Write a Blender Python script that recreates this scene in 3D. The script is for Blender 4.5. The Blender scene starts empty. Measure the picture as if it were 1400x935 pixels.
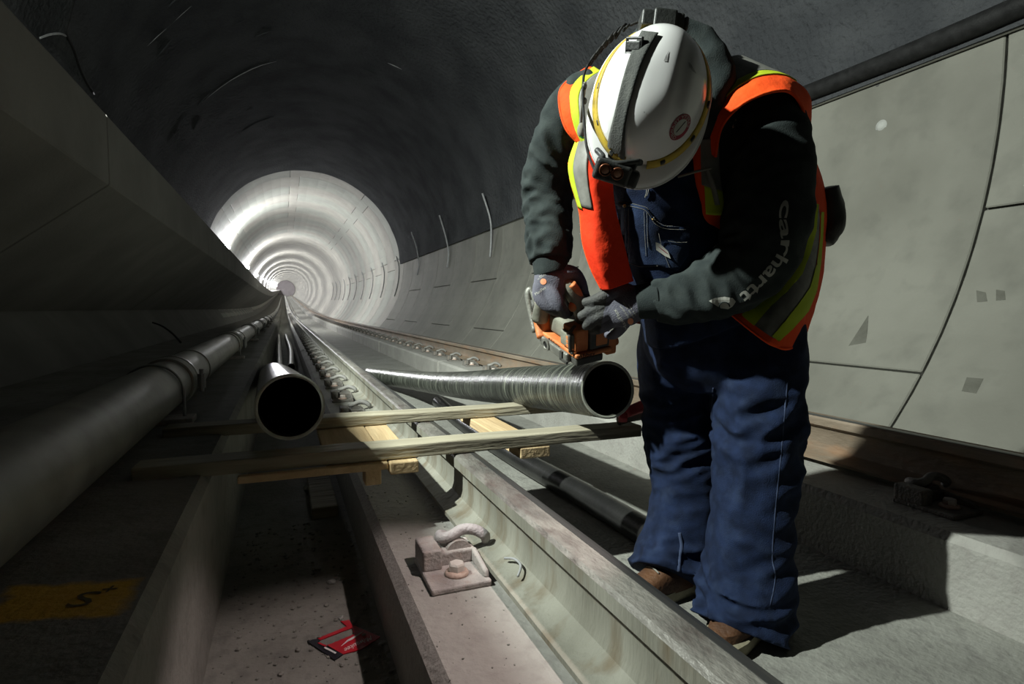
import bpy, bmesh, math, random
from mathutils import Vector, Matrix, noise
from mathutils.bvhtree import BVHTree
random.seed(7)
SC = bpy.context.scene
COL = SC.collection

# ------------------------------------------------------------------ camera, world, lights, exposure
F_PX, CX, CY, CAM_H = 778.0, 700.0, 467.5, 0.83
TH = math.atan(45.5 / F_PX)
PS = math.atan(312 / F_PX * math.cos(TH))
FW = Vector((math.sin(PS) * math.cos(TH), math.cos(PS) * math.cos(TH), -math.sin(TH)))
RT = Vector((math.cos(PS), -math.sin(PS), 0))
UP = RT.cross(FW)
CAM = Vector((0, 0, CAM_H))
cd = bpy.data.cameras.new('camera')
cd.sensor_width = 36.0
cd.lens = F_PX / 1400 * 36.0
cd.clip_start = 0.02
cd.clip_end = 500
co = bpy.data.objects.new('camera', cd)
COL.objects.link(co)
M = Matrix((RT, UP, -FW)).transposed().to_4x4()
M.translation = CAM
co.matrix_world = M
SC.camera = co

wd = bpy.data.worlds.new('tunnel_air')
SC.world = wd
wd.use_nodes = True
wd.node_tree.nodes['Background'].inputs[0].default_value = (0.02, 0.022, 0.025, 1)
wd.node_tree.nodes['Background'].inputs[1].default_value = 1.0
SC.view_settings.view_transform = 'Standard'
SC.view_settings.look = 'None'
SC.view_settings.gamma = 1.0
SC.view_settings.use_curve_mapping = False
SC.view_settings.exposure = 0.0

WORK_LIGHT = Vector((-1.72, 1.45, CAM_H + 2.16))
WORK_POWER = 250.0
def add_light(kind, name, loc, power, col, aim=None, **kw):
    l = bpy.data.lights.new(name, kind)
    l.energy = power
    l.color = col
    for k, v in kw.items():
        setattr(l, k, v)
    o = bpy.data.objects.new(name, l)
    COL.objects.link(o)
    o.location = loc
    if aim is not None:
        o.rotation_euler = (Vector(aim) - Vector(loc)).to_track_quat('-Z', 'Y').to_euler()
    return o
add_light('AREA', 'work_light', WORK_LIGHT, WORK_POWER, (0.93, 1.0, 0.93), aim=(2.0, 4.0, 0.9), shape='DISK', size=0.10, spread=math.radians(140))
add_light('SPOT', 'added_wall_fill', WORK_LIGHT + Vector((0, 0.18, 0)), 1650.0, (0.93, 1.0, 0.93), aim=(2.2, 8.0, 0.1), spot_size=math.radians(58), spot_blend=0.9, shadow_soft_size=0.05)  # added spot, brightens the right wall and trough farther along
HEADLAMP = Vector((0.575, 0.945, CAM_H + 0.235))
add_light('SPOT', 'headlamp_beam', HEADLAMP, 25.0, (1.0, 0.83, 0.80), aim=(0.28, 1.10, 0.18), spot_size=math.radians(58), spot_blend=0.5, shadow_soft_size=0.012)

def rise(y):
    if y <= 18: return 0.0
    k = 0.00074
    if y <= 60: return 0.5 * k * (y - 18) ** 2
    return 0.5 * k * 42 ** 2 + k * 42 * (y - 60)
LAMP_Y = [23.0 + 12.4 * i for i in range(14)]
LAMP_X, LAMP_Z = -1.62, CAM_H + 2.2
for i, y in enumerate(LAMP_Y):
    add_light('POINT', 'tunnel_lamp_light', (LAMP_X, y, LAMP_Z + rise(y)), 820.0, (0.97, 0.98, 1.0), shadow_soft_size=0.06)

# ------------------------------------------------------------------ helpers
def W(px, py, zc):
    return CAM + zc * (FW + RT * ((px - CX) / F_PX) - UP * ((py - CY) / F_PX))
def RAY(px, py):
    return (FW + RT * ((px - CX) / F_PX) - UP * ((py - CY) / F_PX)).normalized()
def onz(px, py, z):
    d = RAY(px, py)
    return CAM + d * ((z - CAM_H) / d.z)
def topix(w):
    d = Vector(w) - CAM
    z = d.dot(FW)
    return CX + F_PX * d.dot(RT) / z, CY - F_PX * d.dot(UP) / z, z

def wpos(p):
    v = Vector((0, 0, 0))
    while p is not None:
        v = v + p.location
        p = p.parent
    return v
def tag(o, label=None, cat=None, group=None, kind=None):
    if label: o['label'] = label
    if cat: o['category'] = cat
    if group: o['group'] = group
    if kind: o['kind'] = kind
    return o
def empty(name, loc, label, cat, group=None):
    o = bpy.data.objects.new(name, None)
    COL.objects.link(o)
    o.location = loc
    o.empty_display_size = 0.1
    return tag(o, label, cat, group)
def obj(name, geo, mats, parent=None, smooth=False, at=None, mi=None):
    """geo = (verts in world space, faces); origin goes to the parent's place or to `at`"""
    vs, fs = geo
    base = wpos(parent) if parent is not None else Vector((0, 0, 0))
    org = Vector(at) if at is not None else base
    me = bpy.data.meshes.new(name)
    me.from_pydata([Vector(v) - org for v in vs], [], fs)
    if not isinstance(mats, (list, tuple)): mats = [mats]
    for m in mats: me.materials.append(m)
    if mi is not None:
        for i, p in enumerate(me.polygons): p.material_index = mi[i]
    bm = bmesh.new(); bm.from_mesh(me)
    bmesh.ops.recalc_face_normals(bm, faces=bm.faces)
    bm.to_mesh(me); bm.free()
    if smooth == 'auto':
        me.shade_smooth()
        me.set_sharp_from_angle(angle=math.radians(35))
    elif smooth:
        me.shade_smooth()
    o = bpy.data.objects.new(name, me)
    COL.objects.link(o)
    o.parent = parent
    o.location = org - base
    return o
def bevel(o, w=0.004, seg=2):
    m = o.modifiers.new('bevel', 'BEVEL'); m.width = w; m.segments = seg; m.limit_method = 'ANGLE'; m.angle_limit = math.radians(40)
    return o
def copy_tree(o, parent=None):
    c = o.copy(); COL.objects.link(c); c.parent = parent
    for ch in list(o.children): copy_tree(ch, c)
    return c
def join(*geos):
    V, Fc = [], []
    for v, f in geos:
        n = len(V); V += [Vector(x) for x in v]; Fc += [tuple(i + n for i in q) for q in f]
    return V, Fc
def box(x0, x1, y0, y1, z0, z1):
    v = [(x0, y0, z0), (x1, y0, z0), (x1, y1, z0), (x0, y1, z0), (x0, y0, z1), (x1, y0, z1), (x1, y1, z1), (x0, y1, z1)]
    return v, [(0, 3, 2, 1), (4, 5, 6, 7), (0, 1, 5, 4), (1, 2, 6, 5), (2, 3, 7, 6), (3, 0, 4, 7)]
def frame_geo(geo, o, u, v, w):
    return [o + u * p[0] + v * p[1] + w * p[2] for p in geo[0]], geo[1]
def rings(rs, cap=True, closed=True):
    n = len(rs[0]); V = [p for r in rs for p in r]; Fc = []
    for i in range(len(rs) - 1):
        for j in range(n if closed else n - 1):
            k = (j + 1) % n
            Fc.append((i * n + j, i * n + k, (i + 1) * n + k, (i + 1) * n + j))
    if cap:
        Fc.append(tuple(range(n - 1, -1, -1))); Fc.append(tuple((len(rs) - 1) * n + j for j in range(n)))
    return V, Fc
def cat(pts, n):
    """Catmull-Rom through tuples, n samples"""
    P = [tuple(p) for p in pts]
    m = len(P) - 1; out = []
    for i in range(n):
        t = i / (n - 1) * m; k = min(int(t), m - 1); t -= k
        p0 = P[max(k - 1, 0)]; p1 = P[k]; p2 = P[k + 1]; p3 = P[min(k + 2, m)]
        out.append(tuple(0.5 * (2 * b + (c - a) * t + (2 * a - 5 * b + 4 * c - d) * t * t + (3 * b - a - 3 * c + d) * t ** 3) for a, b, c, d in zip(p0, p1, p2, p3)))
    return out
def sweep(pts, r, n=12, sm=None, cap=True, ref=None, flat=None):
    """tube along world points; r number or list; flat=(a,b) gives a ribbon like section"""
    pts = [Vector(p) for p in pts]
    if sm: pts = [Vector(p) for p in cat(pts, sm)]
    N = len(pts)
    if not isinstance(r, (list, tuple)): R = [r] * N
    else: R = [q[0] for q in cat([(x,) for x in r], N)]
    rs = []; A = None
    for i, p in enumerate(pts):
        T = (pts[min(i + 1, N - 1)] - pts[max(i - 1, 0)]).normalized()
        if A is None:
            rf = Vector(ref) if ref else (Vector((0, 0, 1)) if abs(T.z) < 0.9 else Vector((1, 0, 0)))
            A = T.cross(rf).normalized()
        else:
            A = (A - T * A.dot(T)).normalized()
        B = T.cross(A)
        fa, fb = flat if flat else (1, 1)
        rs.append([p + (A * math.cos(a) * fa + B * math.sin(a) * fb) * R[i] for a in (2 * math.pi * j / n for j in range(n))])
    return rings(rs, cap)
def lathe(prof, o, axis, n=24, cap=True):
    """prof = [(r, h)...] around axis from o"""
    axis = Vector(axis).normalized()
    a = axis.cross(Vector((0, 0, 1)) if abs(axis.z) < 0.9 else Vector((1, 0, 0))).normalized(); b = axis.cross(a)
    return rings([[Vector(o) + axis * h + (a * math.cos(t) + b * math.sin(t)) * r for t in (2 * math.pi * j / n for j in range(n))] for r, h in prof], cap)
def extrude(prof, ys, closed=True, cap=True):
    return rings([[Vector((x, y, z + rise(y))) for x, z in prof] for y in ys], cap and closed, closed)
def ylist(a, b):
    out = [a]; 
    while out[-1] < b:
        y = out[-1]; out.append(min(b, y + (1.5 if y < 18 else 3.0 if y < 70 else 8.0)))
    return out
def sphere(c, r, n=12, m=8, sc=(1, 1, 1)):
    c = Vector(c)
    V = [c + Vector((0, 0, r * sc[2]))]
    for i in range(1, m):
        a = math.pi * i / m
        for j in range(n):
            b = 2 * math.pi * j / n
            V.append(c + Vector((r * sc[0] * math.sin(a) * math.cos(b), r * sc[1] * math.sin(a) * math.sin(b), r * sc[2] * math.cos(a))))
    V.append(c - Vector((0, 0, r * sc[2]))); Fc = []
    for j in range(n): Fc.append((0, 1 + j, 1 + (j + 1) % n))
    for i in range(m - 2):
        for j in range(n):
            k = (j + 1) % n; Fc.append((1 + i * n + j, 1 + (i + 1) * n + j, 1 + (i + 1) * n + k, 1 + i * n + k))
    L = len(V) - 1; b0 = 1 + (m - 2) * n
    for j in range(n): Fc.append((L, b0 + (j + 1) % n, b0 + j))
    return V, Fc

# ------------------------------------------------------------------ materials
def srgb(*c):
    return tuple((x / 12.92 if x <= 0.04045 else ((x + 0.055) / 1.055) ** 2.4) for x in [q / 255 for q in c])
def pm(name, c1, c2=None, scale=4.0, rough=0.8, bump=0.0, bscale=60.0, metal=0.0, stretch=(1, 1, 1), c3=None, s3=40.0, a3=0.3, lo=0.35, hi=0.65, emit=None, spec=None, bstretch=None, bdist=0.01):
    m = bpy.data.materials.new(name); m.use_nodes = True
    nt = m.node_tree; N = nt.nodes; L = nt.links
    bs = N['Principled BSDF']
    bs.inputs['Roughness'].default_value = rough; bs.inputs['Metallic'].default_value = metal
    if spec is not None: bs.inputs['Specular IOR Level'].default_value = spec
    bs.inputs['Base Color'].default_value = (*c1, 1)
    if emit: 
        bs.inputs['Emission Color'].default_value = (*c1, 1); bs.inputs['Emission Strength'].default_value = emit
    tc = N.new('ShaderNodeTexCoord')
    def nz(sc, st, det=6.0):
        mp = N.new('ShaderNodeMapping'); mp.inputs['Scale'].default_value = st
        L.new(tc.outputs['Object'], mp.inputs['Vector'])
        n = N.new('ShaderNodeTexNoise'); n.inputs['Scale'].default_value = sc; n.inputs['Detail'].default_value = det
        L.new(mp.outputs[0], n.inputs['Vector']); return n.outputs['Fac']
    col = None
    if c2 is not None:
        r = N.new('ShaderNodeValToRGB'); r.color_ramp.elements[0].position = lo; r.color_ramp.elements[1].position = hi
        r.color_ramp.elements[0].color = (*c1, 1); r.color_ramp.elements[1].color = (*c2, 1)
        L.new(nz(scale, stretch), r.inputs[0]); col = r.outputs[0]
    if c3 is not None:
        r = N.new('ShaderNodeValToRGB'); r.color_ramp.elements[0].position = 0.5; r.color_ramp.elements[1].position = 0.72
        r.color_ramp.elements[0].color = (0, 0, 0, 1); r.color_ramp.elements[1].color = (a3, a3, a3, 1)
        L.new(nz(s3, stretch, 4.0), r.inputs[0])
        mx = N.new('ShaderNodeMix'); mx.data_type = 'RGBA'
        L.new(r.outputs[0], mx.inputs[0]); L.new(col, mx.inputs[6]); mx.inputs[7].default_value = (*c3, 1); col = mx.outputs[2]
    if col is not None: L.new(col, bs.inputs['Base Color'])
    if bump:
        b = N.new('ShaderNodeBump'); b.inputs['Strength'].default_value = bump; b.inputs['Distance'].default_value = bdist
        L.new(nz(bscale, bstretch or stretch, 3.0), b.inputs['Height']); L.new(b.outputs[0], bs.inputs['Normal'])
    m['col'] = 1
    return m
MT = {}
MT['concrete'] = pm('pale_concrete', (0.30, 0.31, 0.285), (0.40, 0.405, 0.38), 2.2, 0.82, 0.25, 90, c3=(0.24, 0.24, 0.22), s3=9, a3=0.35)
MT['lining'] = pm('lining_concrete', (0.150, 0.148, 0.124), (0.200, 0.198, 0.168), 1.6, 0.8, 0.15, 70, c3=(0.10, 0.10, 0.085), s3=6, a3=0.4)
MT['lining_warm'] = pm('warm_lining_concrete', (0.29, 0.28, 0.25), (0.36, 0.35, 0.315), 1.2, 0.8, 0.15, 70, c3=(0.26, 0.24, 0.2), s3=5, a3=0.3)
MT['lining_pale'] = pm('greenish_lining_concrete', (0.27, 0.28, 0.25), (0.335, 0.345, 0.31), 1.2, 0.8, 0.15, 70, c3=(0.22, 0.23, 0.2), s3=5, a3=0.3)
MT['joint'] = pm('joint_filler', (0.07, 0.07, 0.065), rough=0.9)
MT['floor'] = pm('invert_concrete', (0.19, 0.19, 0.168), (0.26, 0.26, 0.232), 3.0, 0.85, 0.5, 60, c3=(0.13, 0.125, 0.115), s3=22, a3=0.6)
MT['plinth'] = pm('plinth_concrete', (0.27, 0.265, 0.24), (0.345, 0.34, 0.31), 3.0, 0.85, 0.4, 70, c3=(0.22, 0.205, 0.19), s3=30, a3=0.45)
MT['bench'] = pm('walkway_concrete', (0.145, 0.14, 0.13), (0.195, 0.19, 0.178), 2.0, 0.85, 0.2, 60, c3=(0.10, 0.097, 0.085), s3=8, a3=0.3)
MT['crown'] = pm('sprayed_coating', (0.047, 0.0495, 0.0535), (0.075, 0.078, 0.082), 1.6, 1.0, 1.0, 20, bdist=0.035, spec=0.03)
MT['rail'] = pm('dusty_rail_steel', (0.165, 0.162, 0.13), (0.25, 0.247, 0.205), 5, 0.75, 0.4, 80, c3=(0.12, 0.09, 0.05), s3=16, a3=0.75, stretch=(1, 1.3, 0.25))
MT['railtop'] = pm('rail_head_steel', (0.10, 0.093, 0.085), (0.24, 0.23, 0.205), 9, 0.5, 0.5, 90, c3=(0.07, 0.05, 0.045), s3=22, a3=0.8, stretch=(1, 0.5, 1), metal=0.15)
MT['railband'] = pm('rail_running_band', (0.10, 0.10, 0.10), (0.17, 0.17, 0.165), 6, 0.35, 0, metal=0.75, stretch=(4, 0.1, 1))
MT['rust'] = pm('rusty_rail_steel', (0.15, 0.115, 0.08), (0.24, 0.19, 0.14), 6, 0.7, 0.3, 80, c3=(0.26, 0.14, 0.07), s3=16, a3=0.6, metal=0.2, stretch=(1, 0.4, 1))
MT['cast'] = pm('dusty_cast_iron', (0.28, 0.26, 0.245), (0.44, 0.41, 0.385), 14, 0.7, 0.4, 130, c3=(0.25, 0.14, 0.09), s3=40, a3=0.3)
MT['clip'] = pm('clip_steel', (0.27, 0.245, 0.25), (0.40, 0.375, 0.37), 18, 0.6, 0.3, 150)
MT['cast_shaded'] = pm('shaded_cast_iron', (0.09, 0.085, 0.075), (0.19, 0.18, 0.16), 14, 0.75, 0.4, 130, c3=(0.2, 0.11, 0.06), s3=40, a3=0.3)  # cast iron again, with the weaker light put into a darker colour
MT['clip_shaded'] = pm('shaded_clip_steel', (0.14, 0.135, 0.125), (0.24, 0.235, 0.215), 18, 0.65, 0.3, 150)  # clip steel again, darkened in colour for the weaker light
MT['bolt'] = pm('bolt_steel', (0.50, 0.44, 0.40), (0.62, 0.56, 0.52), 30, 0.45, 0.2, 150, metal=0.3)
MT['washer'] = pm('rusty_washer', (0.36, 0.25, 0.2), (0.5, 0.4, 0.34), 40, 0.7, 0.2, 150)
MT['wood'] = pm('weathered_lumber', (0.27, 0.242, 0.175), (0.43, 0.395, 0.29), 14, 0.85, 0.6, 60, c3=(0.075, 0.06, 0.04), s3=9, a3=0.85, stretch=(0.12, 1, 1.6))
MT['newwood'] = pm('fresh_lumber', (0.50, 0.36, 0.19), (0.62, 0.47, 0.27), 10, 0.75, 0.3, 60, c3=(0.32, 0.2, 0.1), s3=14, a3=0.4, stretch=(1.6, 0.12, 1.6))
MT['galv'] = pm('galvanised_steel', (0.20, 0.20, 0.18), (0.28, 0.28, 0.255), 5, 0.45, 0.03, 60, metal=0.4, c3=(0.12, 0.115, 0.095), s3=9, a3=0.5)
MT['black'] = pm('black_rubber', (0.009, 0.009, 0.009), (0.018, 0.018, 0.018), 20, 0.6, 0.2, 120, spec=0.2)
MT['hdpe'] = pm('black_plastic_pipe', (0.012, 0.012, 0.012), (0.02, 0.02, 0.019), 8, 0.33, 0.1, 60)
MT['frp'] = pm('wound_glassfibre', (0.018, 0.02, 0.017), (0.06, 0.066, 0.055), 4, 0.27, 0.5, 22, stretch=(1.2, 14, 1.2), c3=(0.34, 0.36, 0.29), s3=5, a3=0.45, lo=0.4, hi=0.7, bstretch=(0.5, 7, 0.5))
MT['frpcut'] = pm('glassfibre_cut_rim', (0.30, 0.31, 0.26), (0.42, 0.43, 0.36), 30, 0.7)
MT['frpin'] = pm('glassfibre_bore', (0.022, 0.022, 0.018), (0.05, 0.05, 0.04), 9, 0.4)
MT['lampglow'] = pm('lamp_glow', (1.0, 0.98, 0.96), emit=90.0)
MT['rod'] = pm('strap_steel', (0.28, 0.285, 0.29), (0.38, 0.385, 0.39), 20, 0.6, metal=0.1)
MT['yellowbit'] = pm('ochre_paint', (0.55, 0.35, 0.02), rough=0.8)
# ------------------------------------------------------------------ the setting
TX, TZ, TR = 0.70, CAM_H + 1.33, 2.75
Y0, Y1, YP = -3.2, 196.0, 17.62
def circ(a, r=TR):
    return (TX + r * math.cos(a), TZ + r * math.sin(a))
D2R = math.radians
ys_all = ylist(Y0, Y1)
# invert slab: pit bottom and trough
tag(obj('floor', extrude([(-1.75, -0.25), (2.75, -0.25), (2.75, 0.0), (-1.75, 0.0)], ys_all), MT['floor'], smooth=False), kind='structure')

# left ledge with an ochre paint patch
def ledge_material():
    m = pm('ledge_concrete', (0.185, 0.179, 0.160), (0.26, 0.254, 0.228), 3.0, 0.85, 0.4, 60, c3=(0.09, 0.087, 0.078), s3=18, a3=0.4)
    nt = m.node_tree; N = nt.nodes; L = nt.links; bs = N['Principled BSDF']
    src = bs.inputs['Base Color'].links[0].from_socket
    tc = N.new('ShaderNodeTexCoord'); sp = N.new('ShaderNodeSeparateXYZ'); L.new(tc.outputs['Object'], sp.inputs[0])
    nz = N.new('ShaderNodeTexNoise'); nz.inputs['Scale'].default_value = 22; L.new(tc.outputs['Object'], nz.inputs['Vector'])
    def mth(op, a, b=None, c=None):
        n = N.new('ShaderNodeMath'); n.operation = op
        for i, q in enumerate((a, b, c)):
            if q is None: continue
            if isinstance(q, (int, float)): n.inputs[i].default_value = q
            else: L.new(q, n.inputs[i])
        return n.outputs[0]
    # skewed rectangle around (-0.295, 0.985)
    dx = mth('ABSOLUTE', mth('ADD', sp.outputs['X'], 0.305))
    dy = mth('ABSOLUTE', mth('SUBTRACT', mth('ADD', sp.outputs['Y'], mth('MULTIPLY', sp.outputs['X'], 0.25)), 0.905))
    e = mth('MAXIMUM', mth('DIVIDE', dx, 0.095), mth('DIVIDE', dy, 0.062))
    e = mth('ADD', e, mth('MULTIPLY', mth('SUBTRACT', nz.outputs['Fac'], 0.5), 0.5))
    r = N.new('ShaderNodeValToRGB'); r.color_ramp.elements[0].position = 0.80; r.color_ramp.elements[1].position = 1.08
    r.color_ramp.elements[0].color = (0.85, 0.85, 0.85, 1); r.color_ramp.elements[1].color = (0, 0, 0, 1)
    L.new(e, r.inputs[0])
    mx = N.new('ShaderNodeMix'); mx.data_type = 'RGBA'
    L.new(r.outputs[0], mx.inputs[0]); L.new(src, mx.inputs[6]); mx.inputs[7].default_value = (0.70, 0.40, 0.02, 1)
    L.new(mx.outputs[2], bs.inputs['Base Color'])
    return m
LZ = 0.41
ledge = tag(obj('trim_1', extrude([(-1.75, 0), (-0.185, 0), (-0.185, LZ - 0.018), (-0.203, LZ), (-1.75, LZ)], ys_all), ledge_material()), kind='structure')
# left wall below the walkway: the segment lining carries on down behind the pipe
wl = [circ(D2R(a)) for a in (222, 214, 209, 206)]
wl_out = [circ(D2R(a), TR + 0.3) for a in (206, 209, 214, 222)]
tag(obj('wall_left', extrude(wl + wl_out, ys_all), MT['bench']), kind='structure')
# raised walkway on the left: fascia, sloped underside, top; precast panels with recessed joints
walk = tag(obj('trim_2', extrude([(-0.87, CAM_H + 0.67), (-0.87, CAM_H + 1.0), (-2.1, CAM_H + 1.0), (-1.72, CAM_H + 0.02)], ys_all), MT['joint']), kind='structure')
BP = [(-0.84, CAM_H + 0.655), (-0.84, CAM_H + 1.012), (-0.852, CAM_H + 1.024), (-2.02, CAM_H + 1.024), (-2.0, CAM_H + 0.5), (-1.69, CAM_H - 0.02)]
yb = 3.62 - 4.3 * 2
wp = []
k = 0
while yb < Y1:
    L_ = 4.3
    if yb + L_ < 18:
        wp.append(yb); 
        g = extrude(BP, [max(yb, Y0) + 0.007, (yb + L_) - 0.007])
        bevel(obj('walkway_panel', g, MT['bench'], walk), 0.006, 1)
    elif yb < 60:
        g = extrude(BP, [yb + 0.006, yb + L_ / 2, yb + L_ - 0.006]); obj('walkway_panel', g, MT['bench'], walk)
    else:
        obj('walkway_panel', extrude(BP, ylist(yb, Y1)), MT['bench'], walk); break
    yb += L_
# concrete plinths under the rails
PZ = 0.211
def plinth(name, x0, x1, cuts, chamfer_r=True):
    root = None
    c = 0.022
    prof = [(x0, -0.05), (x1, -0.05), (x1, PZ - (c if chamfer_r else 0)), (x1 - (c if chamfer_r else 0), PZ), (x0 + c, PZ), (x0, PZ - c)]
    for i in range(len(cuts) - 1):
        a, b = cuts[i], cuts[i + 1]
        g = extrude(prof, [a + 0.05] + [y for y in ys_all if a + 0.05 < y < b - 0.05] + [b - 0.05])
        if root is None:
            root = tag(obj(name, g, MT['plinth']), kind='structure')
        else:
            obj('plinth_block', g, MT['plinth'], root)
    return root
plinth('trim_3', 0.222, 0.775, [Y0, 9.0, 16.0, 25.0, 34.0, 43.0, Y1])
plinth('trim_4', 1.685, 2.72, [Y0, 6.566, 11.1, 15.7, 20.3, 26.0, 36.0, Y1])

# right wall: precast lining segments with ring joints every 1.435 m
RJ = 1.835; RW = 1.435
bk = [circ(D2R(a), TR + 0.045) for a in range(-48, 6, 6)]
bko = [circ(D2R(a), TR + 0.3) for a in range(0, -54, -6)]
wr = tag(obj('wall_right', extrude(bk + bko, [Y0, YP]), MT['joint']), kind='structure')
def seg_geo(a0, a1, y0, y1, r0=TR, th=0.05, gap=0.006, n=8):
    da = gap / TR
    aa = [D2R(a0) + da + (D2R(a1) - D2R(a0) - 2 * da) * i / n for i in range(n + 1)]
    ins = [circ(a, r0) for a in aa]; out = [circ(a, r0 + th) for a in reversed(aa)]
    return rings([[Vector((x, y, z)) for x, z in ins + out] for y in (y0 + gap, y1 - gap)], True)
segmesh = {}
def seg(a0, a1, y, parent, w=RW, m='lining', dz=0.0):  # one shared mesh per kind
    key = (a0, a1, w, m)
    if key not in segmesh:
        o = obj('panel', seg_geo(a0, a1, 0, w), MT[m], parent)
        bevel(o, 0.006, 1)
        segmesh[key] = o
    else:
        o = segmesh[key].copy(); COL.objects.link(o); o.parent = parent
    o.location = (0, y, dz)
    return o
for k in range(-4, 11):
    y = RJ + RW * k
    if k % 2 == 0: spl = [-46.5, -36.7, 1.6]
    else: spl = [-46.5, -17.4, 1.6]
    for a, b in zip(spl[:-1], spl[1:]): seg(a, b, y, wr)
# lifting plug, patches on the near segments
def wallpt(px, py, r=TR):
    d = RAY(px, py); o = CAM - Vector((TX, 0, TZ))
    A = d.x ** 2 + d.z ** 2; B = 2 * (d.x * o.x + d.z * o.z); C = o.x ** 2 + o.z ** 2 - r * r
    return CAM + d * ((-B + math.sqrt(B * B - 4 * A * C)) / 2 / A)
def walln(p):
    return Vector((TX - p.x, 0, TZ - p.z)).normalized()
for px, py, r in ((1205, 172, 0.029),):
    p = wallpt(px, py); n = walln(p)
    obj('lifting_plug', lathe([(r * 1.25, -0.01), (r * 1.25, 0.002), (r, 0.002), (r * 0.96, 0.006), (r * .2, 0.008)], p, n), MT['concrete'], wr, True)
for px, py, r in ((1200, 116, 0.012), (1200, 226, 0.007), (1134, 432, 0.011), (1178, 330, 0.008), (1206, 128, .006)):
    p = wallpt(px, py); n = walln(p)
    obj('bolt_hole', lathe([(r, -0.01), (r, 0.0015), (r * .5, 0.0018)], p, n, 12), MT['joint'], wr)
MT['patch'] = pm('darker_repair_mortar', (0.085, 0.084, 0.068), (0.115, 0.114, 0.095), 12, 0.9, 0.4, 90)
for poly in ([(1159, 475), (1182, 477), (1184, 470), (1188, 430)], [(1315, 535), (1335, 538), (1345, 518), (1322, 516)], [(1335, 397), (1348, 400), (1350, 412), (1336, 413)], [(1362, 396), (1374, 398), (1375, 410), (1362, 411)]):
    top = [wallpt(*q) for q in poly]; n = walln(top[0])
    m_ = len(top)
    obj('mortar_patch', ([p + n * 0.002 for p in top] + [p - n * 0.01 for p in top], [tuple(range(m_))] + [(i, (i + 1) % m_, m_ + (i + 1) % m_, m_ + i) for i in range(m_)]), MT['patch'], wr)

# dark sprayed crown over the near part
na, ny = 72, 44
A0, A1 = 1.4, 190.0
CR = TR - 0.045
V = []; Fc = []
for i in range(ny + 1):
    y = Y0 + (YP + 0.35 - Y0) * i / ny
    for j in range(na + 1):
        a = D2R(A0 + (A1 - A0) * j / na)
        d = 0.012 * noise.noise(Vector((math.cos(a) * 3, y * 1.1, math.sin(a) * 3))) + 0.008 * noise.noise(Vector((math.cos(a) * 9, y * 3.3, math.sin(a) * 9)))
        x, z = circ(a, CR + d); V.append((x, y, z))
for i in range(ny):
    for j in range(na):
        q = i * (na + 1) + j; Fc.append((q, q + 1, q + na + 2, q + na + 1))
# solid outwards: outer skin and closing faces
n0 = len(V); w_ = na + 1
for i in range(ny + 1):
    for j in range(w_):
        v = V[i * w_ + j]; a = D2R(A0 + (A1 - A0) * j / na); x, z = circ(a, TR + 0.30); V.append((x, v[1], z))
Fc += [tuple(n0 + q for q in reversed(f)) for f in list(Fc)]
for i in range(ny):
    for j in (0, na):
        a = i * w_ + j; Fc.append((a, a + w_, n0 + a + w_, n0 + a))
for j in range(na):
    for i in (0, ny):
        a = i * w_ + j; Fc.append((a, a + 1, n0 + a + 1, n0 + a))
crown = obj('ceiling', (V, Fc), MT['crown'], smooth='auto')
tag(crown, kind='structure')
# ridges and slits over embedded wires in the coating
def crownpt(px, py): return wallpt(px, py, CR - 0.002)
for pts, r, mk in (
    ([(196, 68), (228, 38), (262, 8)], 0.006, 'rod'), ([(276, 140), (312, 112), (350, 92), (378, 84)], 0.008, 'rod'),
    ([(214, 78), (225, 66), (234, 54)], 0.018, 'crown'), ([(228, 12), (236, 3), (248, -6)], 0.018, 'crown'), ([(318, 36), (330, 30), (338, 25)], 0.016, 'crown'), ([(348, 51), (360, 46), (372, 42)], 0.016, 'crown'),
    ([(356, 128), (364, 124), (371, 122)], 0.018, 'crown'), ([(335, 152), (342, 148), (350, 145)], 0.018, 'crown'), ([(330, 180), (350, 168), (374, 160)], 0.012, 'crown'),
    ([(264, 178), (268, 170), (275, 160)], 0.02, 'crown'), ([(270, 145), (280, 134), (288, 126)], 0.018, 'crown'), ([(236, 205), (244, 182), (256, 160)], 0.010, 'crown'),
    ([(496, 94), (506, 98), (514, 101)], 0.014, 'crown'), ([(530, 86), (540, 90), (550, 95)], 0.014, 'rod'), ([(618, 66), (628, 74), (636, 81)], 0.010, 'crown'), ([(790, 52), (798, 64), (803, 74)], 0.008, 'crown')):
    obj('embedded_wire' if mk == 'rod' else 'coating_ridge', sweep([crownpt(*p) for p in pts], [r * .2, r * (.6 if mk == 'crown' else .8), r * .2], 8, 9), MT[mk], crown, True)

# bare segment lining beyond the coating
farw = None
for k in range(11, 23):
    y = RJ + RW * k
    for s in range(6):
        off = (k * 23) % 45
        if farw is None:
            farw = tag(obj('wall_front', ([circ3 for circ3 in []], [])if False else extrude([circ(D2R(a), TR + 0.045) for a in range(-50, 236, 6)] + [circ(D2R(a), TR + 0.3) for a in range(232, -52, -6)], [YP + 0.02] + [y_ for y_ in ys_all if y_ > YP + 0.1]), MT['joint'], smooth=False), kind='structure')
        a0 = -48 + s * 47.0
        seg(a0 + (6 if k % 2 else 0) - (0 if s else 6), a0 + 47.0 + (6 if k % 2 else 0), y, farw, RW, 'lining_warm' if (k + s) % 2 else 'lining_pale', rise(y + RW / 2))
yy = RJ + RW * 23
rs = []
while yy < Y1:
    for dy, dr in ((0.004, 0.03), (0.02, 0.0), (RW - 0.02, 0.0), (RW - 0.004, 0.03)):
        rs.append([Vector((TX + (TR + dr) * math.cos(D2R(a)), yy + dy, TZ + (TR + dr) * math.sin(D2R(a)) + rise(yy + dy))) for a in range(-50, 236, 6)])
    yy += RW
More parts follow.
